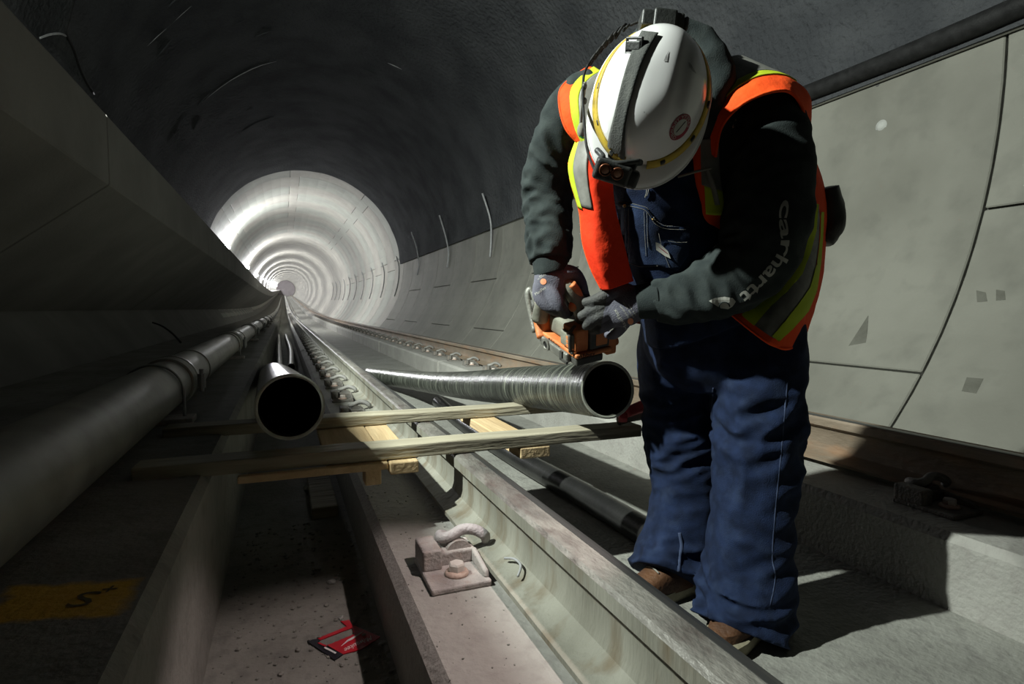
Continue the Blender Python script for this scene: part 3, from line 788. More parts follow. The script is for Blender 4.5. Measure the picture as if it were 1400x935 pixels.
# ------------------------------------------------------------------ cordless belt sander held on the pipe end
MT['torange'] = pm('dusty_orange_plastic', srgb(190, 104, 52), srgb(214, 134, 78), 22, 0.6, 0.15, 120, c3=srgb(150, 120, 90), s3=18, a3=0.4)
MT['tgrey'] = pm('dusty_grey_plastic', srgb(98, 98, 88), srgb(132, 132, 118), 18, 0.65, 0.15, 120)
MT['tdark'] = pm('dark_grey_plastic', srgb(52, 52, 49), srgb(74, 74, 70), 18, 0.6, 0.15, 120)
MT['tmetal'] = pm('dusty_tool_metal', srgb(104, 104, 98), srgb(140, 140, 132), 16, 0.5, 0.2, 120, metal=0.4)
C0 = W(788, 502, 1.560)
v_ = (W(744, 470, 1.715) - C0).normalized()
u_ = (W(832, 490, 1.605) - C0); u_ = (u_ - v_ * u_.dot(v_)).normalized()
w_ = u_.cross(v_).normalized()
if w_.z < 0: w_ = -w_
def TL(u, v, w): return C0 + u_ * u + v_ * v + w_ * w
def tbox(*a): return frame_geo(box(*a), C0, u_, v_, w_)
tool = empty('belt_sander', TL(.05, .1, 0), 'dusty orange and grey cordless belt sander held on the cut pipe end', 'sander')
bevel(obj('sanding_shoe', tbox(0.0, 0.088, 0.0, 0.195, 0.0, 0.024), MT['tdark'], tool), 0.006, 3)
bevel(obj('skirt', join(tbox(-0.006, 0.112, -0.008, 0.20, 0.026, 0.040)), MT['torange'], tool), 0.006, 3)
bevel(obj('skirt_tail', tbox(-0.004, 0.10, 0.185, 0.212, 0.026, 0.085), MT['torange'], tool), 0.008, 3)
bevel(obj('belt_cover', join(tbox(-0.014, 0.002, 0.03, 0.19, 0.0, 0.030)), MT['tmetal'], tool), 0.007, 3)
for v in (0.05, 0.155):
    pass
for v in (0.145,):
    c = obj('roller_ring', lathe([(0.012, -0.002), (0.019, 0.0), (0.019, 0.004), (0.012, 0.005), (0.010, 0.001)], TL(-0.014, v, 0.016), -u_, 20), MT['tmetal'], tool, 'auto')
    obj('roller_hub', lathe([(0.011, -0.001), (0.011, 0.002), (0.004, 0.003)], TL(-0.014, v, 0.016), -u_, 16), MT['black'], tool)
obj('cover_clip', join(tbox(-0.018, -0.012, 0.050, 0.062, 0.004, 0.03), tbox(-0.018, -0.012, 0.024, 0.062, 0.002, 0.010)), MT['tdark'], tool)
bevel(obj('motor_housing', tbox(0.014, 0.088, 0.075, 0.185, 0.040, 0.100), MT['tgrey'], tool), 0.014, 4)
bevel(obj('front_housing', tbox(0.000, 0.040, 0.002, 0.075, 0.040, 0.106), MT['torange'], tool), 0.006, 3)
bevel(obj('battery', tbox(0.042, 0.106, -0.002, 0.060, 0.041, 0.100), MT['tdark'], tool), 0.005, 3)
bevel(obj('battery_panel', tbox(0.060, 0.098, -0.005, 0.02, 0.050, 0.092), MT['torange'], tool), 0.004, 2)
bevel(obj('latch', join(tbox(-0.012, 0.006, 0.012, 0.070, 0.048, 0.092)), MT['tgrey'], tool), 0.006, 3)
for i in range(3):
    obj('latch_rib', tbox(-0.015, -0.011, 0.018, 0.032, 0.054 + i * .012, 0.061 + i * .012), MT['torange'], tool)
obj('latch_bar', sweep([TL(-0.014, 0.010, 0.045), TL(-0.016, 0.010, 0.085), TL(-0.010, 0.018, 0.100), TL(0.012, 0.03, 0.108)], 0.005, 8, 14), MT['tdark'], tool, True)
obj('screw', sphere(TL(-0.010, 0.008, 0.043), 0.006, 10, 6), MT['tmetal'], tool, True)
kn = TL(0.142, 0.035, 0.034)
obj('knob', lathe([(0.006, -0.03), (0.006, -0.012), (0.014, -0.010), (0.015, 0.0), (0.013, 0.012), (0.006, 0.014)], kn, u_, 14), MT['torange'], tool, 'auto')
bevel(obj('side_block', tbox(0.098, 0.132, 0.0, 0.075, 0.012, 0.066), MT['torange'], tool), 0.006, 3)
hpts = [W(801, 440, 1.585), W(796, 424, 1.555), W(786, 406, 1.530), W(775, 391, 1.520), W(764, 388, 1.545), W(752, 398, 1.60), W(742, 415, 1.66), W(738, 436, 1.70)]
obj('grip', sweep(hpts, [0.026, 0.025, 0.022, 0.021, 0.020, 0.020, 0.022, 0.026], 14, 30), MT['tgrey'], tool, True)
obj('grip_inset', sweep([W(782, 388, 1.500), W(788, 397, 1.512), W(793, 407, 1.528)], [0.011, 0.012, 0.010], 10, 10), MT['torange'], tool, True)
obj('trigger_button', sphere(W(783, 419, 1.525), 0.0125, 12, 8, (1, .7, 1.15)), MT['torange'], tool, True)
bevel(obj('trigger_guard', frame_geo(box(-.012, .016, -.012, .016, -.016, .018), W(797, 416, 1.535), RT, FW, UP), MT['tdark'], tool), 0.005)
obj('tail_fin', sweep([W(737, 414, 1.70), W(736, 432, 1.715), W(739, 448, 1.715), W(741, 462, 1.70)], [0.010, 0.013, 0.014, 0.012], 10, 14, flat=(.8, 1.3)), MT['torange'], tool, True)
obj('tail_handle', join(sweep([W(735, 420, 1.71), W(729, 402, 1.725), W(724, 396, 1.73), W(722, 404, 1.73), W(726, 428, 1.73), W(731, 454, 1.715)], [0.008, 0.009, 0.010, 0.010, 0.009, 0.008], 10, 24)), MT['tmetal'], tool, True)
obj('tail_bracket', sweep([W(729, 410, 1.725), W(731, 425, 1.72)], 0.009, 8), MT['tdark'], tool, True)
tv, tf = text_geo('Abbey', 0, bold=.01)
obj('lettering', ([TL(0.0 + 0.055 * u, -0.0086, 0.028 + 0.0125 * v) for u, v in tv], tf), MT['black'], tool)
tv, tf = text_geo('Abbey', 0, bold=.01)
obj('lettering', ([TL(-0.0066, 0.150 - 0.07 * u, 0.028 + 0.010 * v) for u, v in tv], tf), MT['black'], tool)
# ------------------------------------------------------------------ the worker
MT['skin'] = pm('skin', (0.42, 0.24, 0.17), (0.48, 0.28, 0.2), 12, 0.55)
MT['hoodie'] = pm('charcoal_fleece', srgb(44, 50, 50), srgb(54, 60, 59), 30, 0.95, 0.25, 400, spec=0.15)
MT['denim'] = pm('dark_denim', srgb(17, 27, 48), srgb(27, 40, 68), 26, 0.9, 0.4, 500, c3=srgb(58, 72, 98), s3=24, a3=0.22, spec=0.2)
MT['stitch'] = pm('pale_thread', srgb(132, 130, 122), rough=0.9)
MT['seam'] = pm('faded_denim_seam', srgb(34, 46, 72), srgb(56, 68, 94), 60, 0.9)
MT['hem'] = pm('denim_hem', srgb(40, 55, 90), srgb(70, 86, 118), 60, 0.9, 0.3, 200)
MT['vorange'] = pm('hi_vis_orange', srgb(240, 74, 26), srgb(252, 92, 34), 9, 0.8, 0.2, 60, spec=0.2)
MT['vred'] = pm('hi_vis_orange_lining', srgb(226, 52, 22), srgb(240, 64, 28), 9, 0.8, 0.2, 60, spec=0.2)
MT['vlime'] = pm('lime_tape', srgb(176, 196, 40), srgb(190, 208, 58), 9, 0.75, 0.1, 60, spec=0.2)
MT['vsilver'] = pm('grey_reflective_tape', srgb(112, 112, 106), srgb(128, 128, 122), 30, 0.55, 0.1, 60, c3=srgb(70, 68, 62), s3=20, a3=0.5)
MT['glove'] = pm('grey_glove_knit', srgb(88, 88, 98), srgb(104, 104, 114), 30, 0.85, 0.3, 300, spec=0.2)
MT['glovetip'] = pm('dark_glove_coating', srgb(44, 45, 46), srgb(74, 75, 72), 26, 0.75, 0.3, 160)
MT['helmet'] = pm('white_helmet_plastic', (0.74, 0.74, 0.73), (0.80, 0.80, 0.79), 3, 0.22, 0, c3=(0.5, 0.5, 0.48), s3=16, a3=0.12)
MT['strap'] = pm('grey_elastic_webbing', srgb(66, 68, 66), srgb(82, 84, 80), 40, 0.9, 0.3, 300)
MT['lampblack'] = pm('matt_black_plastic', (0.022, 0.024, 0.022), (0.04, 0.042, 0.04), 20, 0.5, 0.15, 150)
MT['yband'] = pm('yellow_band', srgb(170, 142, 34), srgb(196, 168, 50), 30, 0.6, 0.1, 100, c3=srgb(70, 60, 30), s3=40, a3=0.5)
MT['lens'] = pm('amber_lamp_lens', srgb(150, 104, 80), srgb(176, 130, 104), 60, 0.25)
MT['copper'] = pm('copper_ring', srgb(120, 72, 46), rough=0.35, metal=0.5)
MT['sticker'] = pm('dark_red_print', srgb(140, 34, 54), rough=0.5)
MT['leather'] = pm('brown_boot_leather', srgb(70, 44, 24), srgb(92, 60, 34), 16, 0.65, 0.3, 90)
MT['sole'] = pm('pale_boot_sole', srgb(122, 116, 96), srgb(144, 138, 116), 20, 0.8, 0.2, 80)
MT['print'] = pm('faded_white_print', srgb(176, 176, 168), rough=0.8)
MT['hair'] = pm('dark_hair', srgb(52, 40, 30), srgb(70, 54, 40), 60, 0.7)
MT['brass'] = pm('brass_button', srgb(150, 120, 70), rough=0.4, metal=0.6)
MT['band'] = pm('brown_sweatband', srgb(120, 92, 52), srgb(170, 140, 90), 90, 0.9, 0.5, 200)

def cloth(ctrl, n=60, m=36, amp=0.006, freq=60.0, twist=1.5, seed=0.0, sup=2.3, amp_of=None, cap=True):
    """limb or trunk of clothing: ctrl rows are (px, py, zc, radius across, radius in depth)"""
    rows = cat(ctrl, n); C = [W(r[0], r[1], r[2]) for r in rows]; rs = []
    s = 0.0
    for i, c in enumerate(C):
        T = (C[min(i + 1, n - 1)] - C[max(i - 1, 0)]).normalized()
        if i: s += (C[i] - C[i - 1]).length
        A = T.cross(FW)
        A = A.normalized() if A.length > 0.15 else T.cross(RT).normalized()
        B = T.cross(A); ring = []
        for j in range(m):
            th = 2 * math.pi * j / m; ct, st = math.cos(th), math.sin(th)
            ex = 2.0 / sup
            x = abs(ct) ** ex * (1 if ct >= 0 else -1); y = abs(st) ** ex * (1 if st >= 0 else -1)
            k = amp_of(s, i / (n - 1)) if amp_of else 1.0
            f = s * freq + math.sin(th + seed) * twist + math.sin(2 * th + seed * 2) * twist * .5
            w = noise.noise(Vector((f * 0.35, math.cos(th) * 1.1 + seed, math.sin(th) * 1.1)))
            w2 = noise.noise(Vector((f * 0.8 + 5, math.cos(th) * 1.6, math.sin(th) * 1.6 + seed)))
            d = amp * k * ((1 - 2.2 * abs(w)) + 0.5 * w2)
            ring.append(c + A * (rows[i][3] * x) * 1.0 + B * (rows[i][4] * y) + (A * x + B * y) * d)
        rs.append(ring)
    return rings(rs, cap)
def meld(name, geos, mat, parent, voxel=0.006, smooth=4, fac=0.5, tmp_mi=None):
    V, Fc = join(*geos)
    me = bpy.data.meshes.new('tmp'); me.from_pydata(V, [], Fc)
    o = bpy.data.objects.new('tmp', me); COL.objects.link(o)
    bm = bmesh.new(); bm.from_mesh(me); bmesh.ops.recalc_face_normals(bm, faces=bm.faces); bm.to_mesh(me); bm.free()
    r = o.modifiers.new('r', 'REMESH'); r.mode = 'VOXEL'; r.voxel_size = voxel
    if smooth:
        q = o.modifiers.new('s', 'SMOOTH'); q.iterations = smooth; q.factor = fac
    bpy.context.view_layer.update()
    e = bpy.data.meshes.new_from_object(o.evaluated_get(bpy.context.evaluated_depsgraph_get()))
    bpy.data.objects.remove(o); bpy.data.meshes.remove(me)
    vs = [v.co.copy() for v in e.vertices]; fs = [tuple(p.vertices) for p in e.polygons]
    bpy.data.meshes.remove(e)
    return obj(name, (vs, fs), mat, parent, True)

# the body itself: one continuous skinned figure under the clothes
J = {
 'pelvis': (980, 440, 1.62, .12), 'waist': (965, 370, 1.57, .115), 'chest': (938, 270, 1.50, .125), 'upper': (926, 190, 1.445, .115),
 'neck': (912, 135, 1.385, .058), 'skull': (892, 128, 1.285, .075), 'brow': (886, 168, 1.255, .078), 'face': (878, 200, 1.275, .060), 'chin': (880, 208, 1.315, .040),
 'shl': (1040, 165, 1.42, .065), 'ell': (1036, 352, 1.38, .048), 'wrl': (880, 411, 1.46, .032), 'hal': (852, 416, 1.48, .030),
 'shr': (805, 160, 1.45, .062), 'elr': (748, 245, 1.57, .046), 'wrr': (757, 362, 1.53, .030), 'har': (752, 388, 1.53, .030),
 'hil': (1034, 475, 1.555, .080), 'knl': (1035, 630, 1.525, .055), 'anl': (1022, 790, 1.50, .040), 'tol': (1000, 842, 1.455, .035),
 'hir': (928, 470, 1.69, .080), 'knr': (934, 620, 1.745, .055), 'anr': (927, 750, 1.705, .040), 'tor': (905, 775, 1.655, .035)}
EDG = [('pelvis', 'waist'), ('waist', 'chest'), ('chest', 'upper'), ('upper', 'neck'), ('neck', 'skull'), ('skull', 'brow'), ('brow', 'face'), ('face', 'chin'),
       ('upper', 'shl'), ('shl', 'ell'), ('ell', 'wrl'), ('wrl', 'hal'), ('upper', 'shr'), ('shr', 'elr'), ('elr', 'wrr'), ('wrr', 'har'),
       ('pelvis', 'hil'), ('hil', 'knl'), ('knl', 'anl'), ('anl', 'tol'), ('pelvis', 'hir'), ('hir', 'knr'), ('knr', 'anr'), ('anr', 'tor')]
geos = []
for a, b in EDG:
    pa, pb = J[a], J[b]
    A_, B_ = W(*pa[:3]), W(*pb[:3])
    L_ = max((B_ - A_).length, 1e-4); n = max(3, int(L_ / 0.015))
    geos.append(sweep([A_.lerp(B_, i / n) for i in range(n + 1)], [pa[3] + (pb[3] - pa[3]) * i / n for i in range(n + 1)], 14))
for q in J.values(): geos.append(sphere(W(*q[:3]), q[3], 14, 9))
# face: nose, ears, brow on the down-turned head
hd = W(884, 178, 1.265)
HB = (RT * -0.20 - UP * 0.95 + FW * 0.16).normalized()          # towards the brim
HN = (RT * -0.16 - UP * 0.10 - FW * 0.98); HN = (HN - HB * HN.dot(HB)).normalized()   # crown of the head, towards the viewer
HL = HB.cross(HN).normalized()                                   # across the head
if HL.dot(RT) < 0: HL = -HL
hc = W(889, 138, 1.205)                                          # centre of the helmet rim plane
fc_ = hc + HB * 0.085 - HN * 0.055
geos.append(sweep([fc_ + HB * 0.0, fc_ + HB * 0.028 - HN * 0.035, fc_ + HB * 0.006 - HN * 0.042], [0.010, 0.014, 0.012], 10))
for s in (1, -1): geos.append(sphere(hc + HL * (0.080 * s) - HN * 0.05 - HB * 0.01, 0.024, 10, 8, (.6, .8, 1)))
geos.append(sphere(hc - HN * 0.02, 0.088, 18, 12))
worker = meld('person', geos, MT['skin'], None, 0.008, 6)
worker.data.transform(Matrix.Translation(-Vector((1.06, 1.25, 0)))); worker.location = (1.06, 1.25, 0)
tag(worker, 'person in white helmet and orange vest bending over the pipe, holding a sander', 'person')
for s in (1, -1):
    e = fc_ + HL * (0.030 * s) + HB * 0.004 - HN * 0.012
    obj('eye', sphere(e, 0.012, 10, 8), MT['print'], worker, True)
obj('mouth', sweep([fc_ + HL * -0.022 - HN * 0.068 - HB * .008, fc_ - HN * 0.068, fc_ + HL * 0.022 - HN * 0.068 - HB * .008], 0.004, 6, 8), MT['sticker'], worker, True)
obj('hair', sweep([hc + HL * -0.07 - HB * 0.07 - HN * .03, hc - HB * 0.11 - HN * .03, hc + HL * 0.07 - HB * 0.07 - HN * .03], [0.03, 0.04, 0.03], 10, 14), MT['hair'], worker, True)

# hooded sweatshirt: trunk, two bunched sleeves, hood; cuffs
trunk = cloth([(975, 445, 1.61, .19, .135), (962, 380, 1.575, .19, .14), (945, 300, 1.525, .19, .135), (932, 220, 1.475, .195, .125), (924, 165, 1.435, .185, .11), (916, 120, 1.40, .12, .085), (912, 98, 1.385, .07, .07)], 50, 44, 0.005, 40, 1.0, 1.0)
def slv(s, t): return 0.55 + 1.15 * t
sl_l = cloth([(1010, 118, 1.44, .05, .06), (1034, 148, 1.425, .078, .085), (1046, 195, 1.40, .100, .095), (1049, 260, 1.375, .101, .092), (1044, 318, 1.365, .098, .088), (1022, 364, 1.375, .088, .082), (985, 389, 1.40, .079, .075), (935, 404, 1.43, .066, .062), (905, 408, 1.447, .056, .052), (893, 410, 1.453, .046, .046)], 110, 44, 0.0065, 62, 2.2, 2.0, 2.15, slv)
sl_r = cloth([(822, 120, 1.43, .05, .06), (796, 142, 1.445, .068, .075), (772, 178, 1.475, .068, .072), (755, 220, 1.535, .062, .068), (748, 262, 1.575, .064, .066), (750, 305, 1.565, .058, .060), (751, 340, 1.545, .054, .054), (752, 358, 1.537, .047, .047)], 110, 44, 0.0085, 78, 1.5, 5.0, 2.15, slv)
hood = sweep([W(868, 66, 1.40), W(900, 46, 1.36), W(934, 48, 1.345), W(961, 64, 1.335), (W(976, 98, 1.34)), W(974, 145, 1.35), W(961, 190, 1.37), W(948, 225, 1.39)], [0.034, 0.038, 0.038, 0.040, 0.043, 0.045, 0.042, 0.028], 20, 50)
hood = ([v + noise.noise_vector(v * 16) * 0.012 + noise.noise_vector(v * 40) * .004 for v in hood[0]], hood[1])
hood_in = sweep([W(905, 60, 1.41), W(950, 70, 1.40), W(965, 120, 1.40), W(945, 180, 1.40)], [0.05, 0.055, 0.055, 0.04], 16, 24)
hoodie = meld('hooded_sweatshirt', [trunk, sl_l, sl_r, hood, hood_in], MT['hoodie'], worker, 0.0055, 3)
cu1 = cloth([(900, 409, 1.45, .050, .050), (890, 410.5, 1.454, .0475, .047), (878, 412, 1.459, .045, .044), (871, 413, 1.462, .043, .043)], 14, 40, 0.001, 30, 0.3, 1, 2.1)
cu2 = cloth([(751, 350, 1.541, .049, .049), (752, 360, 1.536, .047, .047), (753, 370, 1.531, .046, .046), (754, 375, 1.530, .044, .044)], 14, 40, 0.001, 30, 0.3, 1, 2.1)
obj('cuff', cu1, MT['hoodie'], hoodie, True, None); obj('cuff', cu2, MT['hoodie'], hoodie, True)

# denim overalls: two legs, seat, bib trunk
def legw(s, t):
    return 0.45 + 0.9 * math.exp(-((t - 0.40) / 0.12) ** 2) + 1.9 * max(0, t - 0.70) / 0.3
leg_l = cloth([(1024, 400, 1.565, .105, .12), (1034, 470, 1.555, .116, .125), (1034, 545, 1.54, .110, .115), (1036, 610, 1.525, .103, .105), (1030, 680, 1.515, .099, .102), (1024, 750, 1.507, .103, .105), (1019, 812, 1.492, .106, .110), (1009, 860, 1.468, .100, .108)], 120, 48, 0.0125, 46, 2.2, 3.0, 2.4, legw)
leg_r = cloth([(940, 400, 1.635, .11, .12), (926, 470, 1.69, .108, .125), (928, 545, 1.73, .109, .115), (934, 620, 1.745, .099, .105), (935, 680, 1.735, .095, .10), (928, 730, 1.715, .100, .102), (921, 760, 1.695, .099, .102), (915, 789, 1.668, .092, .10)], 110, 48, 0.011, 46, 2.2, 7.0, 2.4, legw)
seat = cloth([(978, 350, 1.60, .17, .14), (982, 410, 1.61, .20, .15), (983, 470, 1.61, .205, .15), (984, 510, 1.61, .17, .13), (984, 535, 1.61, .10, .10)], 40, 48, 0.004, 30, 1.0, 2.0, 2.5)
bib = cloth([(962, 440, 1.57, .165, .135), (945, 390, 1.545, .15, .135), (915, 330, 1.50, .125, .125), (898, 280, 1.465, .105, .12), (890, 235, 1.435, .10, .11), (886, 205, 1.42, .09, .10)], 50, 48, 0.004, 36, 1.0, 4.0, 3.0)
overalls = meld('denim_overalls', [leg_l, leg_r, seat, bib], MT['denim'], worker, 0.0055, 3)

# gloves: palm, four fingers and a thumb each, melded into one skin
def digit(pts, r): 
    P = [W(*p) for p in pts]; g = sweep(P, r, 12, 22); return join(g, sphere(P[-1], r[-1], 12, 8), sphere(P[0], r[0], 12, 8))
palm_r = cloth([(754, 366, 1.531, .040, .036), (753, 377, 1.53, .043, .038), (752, 390, 1.53, .044, .040), (752, 404, 1.533, .042, .038), (754, 416, 1.54, .034, .030)], 24, 28, 0.001, 20, .5, 1, 2.3)
g_r = [palm_r,
  digit([(739, 392, 1.52), (738, 404, 1.512), (746, 416, 1.505), (757, 423, 1.505), (768, 428, 1.515)], [.022, .020, .018, .016, .013]),
  digit([(752, 396, 1.505), (760, 408, 1.492), (767, 420, 1.495), (773, 430, 1.51)], [.020, .017, .016, .013]),
  digit([(766, 374, 1.52), (783, 374, 1.525), (793, 386, 1.545), (798, 400, 1.56), (803, 411, 1.57)], [.026, .021, .018, .015, .012]),
  digit([(764, 382, 1.545), (782, 386, 1.575), (792, 402, 1.595), (792, 416, 1.595)], [.020, .018, .016, .012]),
  digit([(758, 392, 1.56), (774, 402, 1.60), (782, 418, 1.605), (778, 428, 1.59)], [.020, .017, .015, .012])]
glove_r = meld('glove', g_r, [MT['glove'], MT['glovetip']], worker, 0.0032, 5)
palm_l = cloth([(884, 411.5, 1.457, .039, .036), (872, 413, 1.462, .044, .036), (858, 417, 1.473, .053, .037), (844, 420, 1.485, .052, .037), (832, 424, 1.497, .043, .034)], 26, 28, 0.001, 20, .5, 1, 2.3)
g_l = [palm_l,
  digit([(856, 398, 1.465), (838, 400, 1.462), (824, 406, 1.465), (812, 411, 1.475), (801, 413, 1.49)], [.022, .019, .017, .015, .012]),
  digit([(838, 412, 1.475), (822, 420, 1.478), (808, 426, 1.485), (795, 432, 1.50)], [.020, .018, .016, .013]),
  digit([(838, 424, 1.478), (822, 432, 1.478), (810, 438, 1.487), (801, 446, 1.505)], [.020, .0175, .0155, .012]),
  digit([(844, 434, 1.485), (830, 444, 1.487), (818, 450, 1.50), (809, 452, 1.52)], [.019, .0165, .0145, .011]),
  digit([(854, 440, 1.495), (846, 452, 1.51), (838, 458, 1.53), (830, 458, 1.545)], [.018, .015, .013, .010])]
glove_l = meld('glove', g_l, [MT['glove'], MT['glovetip']], worker, 0.0032, 5)
for o, test in ((glove_r, lambda x, y: (y > 425) or (x > 770 and y > 402)), (glove_l, lambda x, y: x + 0.2 * (y - 410) < 829)):
    b0 = wpos(o)
    for p in o.data.polygons:
        x, y, z = topix(p.center + b0)
        if test(x, y): p.material_index = 1
bv = bvh_of(glove_r)
for s, ox, oy, ux, uy, h in (('MaxiFlex', 733, 404, 14, -10, 4.0), ('ULTIMATE', 736, 383, 11, -7, 2.2), ('EN 388', 738, 379, 9, -6, 1.8)):
    tv, tf = text_geo(s, .3); l = math.hypot(ux, uy)
    g = on_surface(bv, tv, tf, lambda u, v: (ox + ux * u + uy / l * h * v, oy + uy * u - ux / l * h * v), 0.0009)
    if g[1]: obj('lettering', g, MT['print'], glove_r)
g = on_surface(bv, *poly_grid([(743 + 4.2 * math.cos(t), 385 + 4.2 * math.sin(t)) for t in [i * math.pi / 8 for i in range(16)]], 2), lambda x, y: (x, y), 0.0009)
MT['logo'] = pm('orange_print', srgb(226, 150, 110), rough=0.8)
if g[1]: obj('printed_dot', g, MT['logo'], glove_r)
bv = bvh_of(glove_l)
for s, ox, oy, ux, uy, h in (('MaxiFlex', 859, 448, -17, -26, 5.0), ('ULTIMATE AD-APT', 863, 437, -14, -20, 2.4), ('EN 388  4131A', 867, 433, -14, -20, 2.0), ('EN 420', 870, 430, -10, -14, 1.8)):
    tv, tf = text_geo(s, .3); l = math.hypot(ux, uy)
    g = on_surface(bv, tv, tf, lambda u, v: (ox + ux * u + uy / l * h * v, oy + uy * u - ux / l * h * v), 0.0009)
    if g[1]: obj('lettering', g, MT['print'], glove_l)
g = on_surface(bv, *poly_grid([(862 + 4.0 * math.cos(t), 439 + 4.4 * math.sin(t)) for t in [i * math.pi / 8 for i in range(16)]], 2), lambda x, y: (x, y), 0.0009)
if g[1]: obj('printed_dot', g, MT['logo'], glove_l)

# boots
def boot(heel, direction):
    d = Vector(direction).normalized(); s = Vector((-d.y, d.x, 0)); h = Vector((heel[0], heel[1], 0)); up = Vector((0, 0, 1))
    prof = [(0.0, .030, .01), (0.02, .038, 0), (0.08, .036, 0), (0.15, .042, 0), (0.22, .048, 0), (0.27, .042, 0), (0.295, .026, 0), (0.302, .010, 0)]
    def lay(z, grow, l0=0): return [h + d * (x * (1 + grow * .12) - .004 + l0) + s * ((w + grow * .01) * sg) + up * z for sg, seq in ((1, prof), (-1, prof[::-1])) for x, w, _ in seq]
    sole = rings([lay(0.0, 0), lay(0.012, .4), lay(0.034, .5), lay(0.036, 0)], True)
    up1 = []
    for k, (z, sc, x0, x1, wd) in enumerate(((0.030, 1, .004, .298, .046), (0.055, 1, .004, .285, .046), (0.085, 1, .004, .20, .043), (0.105, 1, .006, .15, .040), (0.125, 1, .008, .125, .036), (0.15, 1, .010, .115, .036), (0.165, 1, .010, .11, .035))):
        c = (x0 + x1) / 2; a = (x1 - x0) / 2; ring = []
        for j in range(28):
            t = 2 * math.pi * j / 28; ct, st = math.cos(t), math.sin(t)
            ring.append(h + d * (c + a * abs(ct) ** .75 * (1 if ct > 0 else -1)) + s * (wd * abs(st) ** .8 * (1 if st > 0 else -1)) + up * z)
        up1.append(ring)
    b = obj('boot', rings(up1, True), MT['leather'], worker, 'auto'); obj('boot_sole', sole, MT['sole'], b, 'auto')
    for k in range(3): 
        p0 = h + d * (0.185 - k * .022) + up * (0.090 + k * .010)
        obj('lace', sweep([p0 - s * 0.025, p0 + up * .006, p0 + s * 0.025], 0.0025, 6, 8), MT['stitch'], b, True)
fl = onz(1046, 842, 0.0); frr = onz(955, 800, 0.0)
boot((fl.x + .015, fl.y - .0), (-0.86, -0.30, 0)); boot((frr.x + .0, frr.y + .0), (-0.93, -0.12, 0))
# ------------------------------------------------------------------ denim details
bvd = bvh_of(overalls)
def zb(x, y): return (820 + x * 140 / 818, 230 + y * 160 / 935)
def on_denim(pts, off=0.001): return pts
pocket = [zb(*q) for q in ((98, 262), (265, 282), (375, 315), (450, 420), (530, 462), (720, 470), (700, 690), (620, 815), (480, 780), (215, 755))]
g = on_surface(bvd, *poly_grid(pocket, 5), lambda x, y: (x, y), 0.0028)
MT['pocketdenim'] = pm('pocket_denim', srgb(18, 29, 50), srgb(36, 50, 78), 18, 0.9, 0.4, 500, c3=srgb(72, 90, 118), s3=26, a3=0.3, spec=0.2)
if g[1]:
    pk = obj('bib_pocket', g, MT['pocketdenim'], overalls, True)
    so = pk.modifiers.new('cloth', 'SOLIDIFY'); so.thickness = 0.003; so.offset = -1
    bvp = bvh_of(pk, overalls)
else: pk = overalls; bvp = bvd
for pts in (((98, 265), (190, 270), (265, 282), (330, 300), (375, 315), (410, 360), (450, 420), (530, 462), (620, 465), (715, 470)),
            ((105, 290), (190, 296), (265, 306), (360, 334), (400, 380), (440, 440), (525, 482), (700, 490)),
            ((200, 320), (203, 500), (208, 740)), ((232, 320), (232, 520), (236, 752)), ((355, 345), (360, 500), (370, 700)), ((375, 345), (380, 500), (386, 640)),
            ((545, 580), (620, 592), (705, 590)), ((205, 752), (260, 765), (330, 785), (470, 780)), ((470, 520), (500, 640), (560, 800)), ((110, 330), (150, 560), (205, 752))):
    st_ = stitches(bvp, [zb(*q) for q in pts], 'stitching', MT['stitch'], overalls, 1.9, 0.0006)
for bx, by, r in ((203, 297, .0048), (424, 408, .0026)):
    p = hit(bvp, *zb(bx, by), 0.002)
    if p is not None: obj('button', sphere(p, r, 12, 8), MT['brass'], overalls, True)
lab = [zb(*q) for q in ((445, 588), (480, 600), (545, 662), (566, 722), (520, 700), (450, 650))]
g = on_surface(bvp, *poly_grid(lab, 3), lambda x, y: (x, y), 0.003)
if g[1]: lo_ = obj('label_patch', g, MT['print'], overalls, True)
lab = [zb(505 + 38 * math.cos(t) + 14 * math.sin(t), 652 + 14 * math.sin(t) + 28 * math.cos(t)) for t in [i * math.pi / 8 for i in range(16)]]
g = on_surface(bvp, *poly_grid(lab, 3), lambda x, y: (x, y), 0.004)
if g[1]: obj('label_print', g, MT['sticker'], overalls, True)
for pts in (((883, 256), (884, 262), (882, 270)), ((887, 256), (886, 263), (884, 268))):
    line_on(bvp, pts, 0.0011, 'loose_thread', MT['stitch'], overalls, 10, 5, 0.003)
# long side seams and hems of the legs
for pts, nm in ((((1077, 520), (1072, 575), (1068, 620), (1064, 660), (1060, 700), (1056, 760), (1060, 790), (1053, 828)), 'seam'), (((975, 530), (970, 600), (966, 680), (962, 730)), 'seam')):
    line_on(bvd, pts, 0.0026, nm, MT['seam'], overalls, 50, 6, -0.0015)
lg = [(929, 728), (932, 745), (930, 760), (928, 782)]
line_on(bvd, lg, 0.0055, 'seam', MT['seam'], overalls, 16, 8, -0.002)

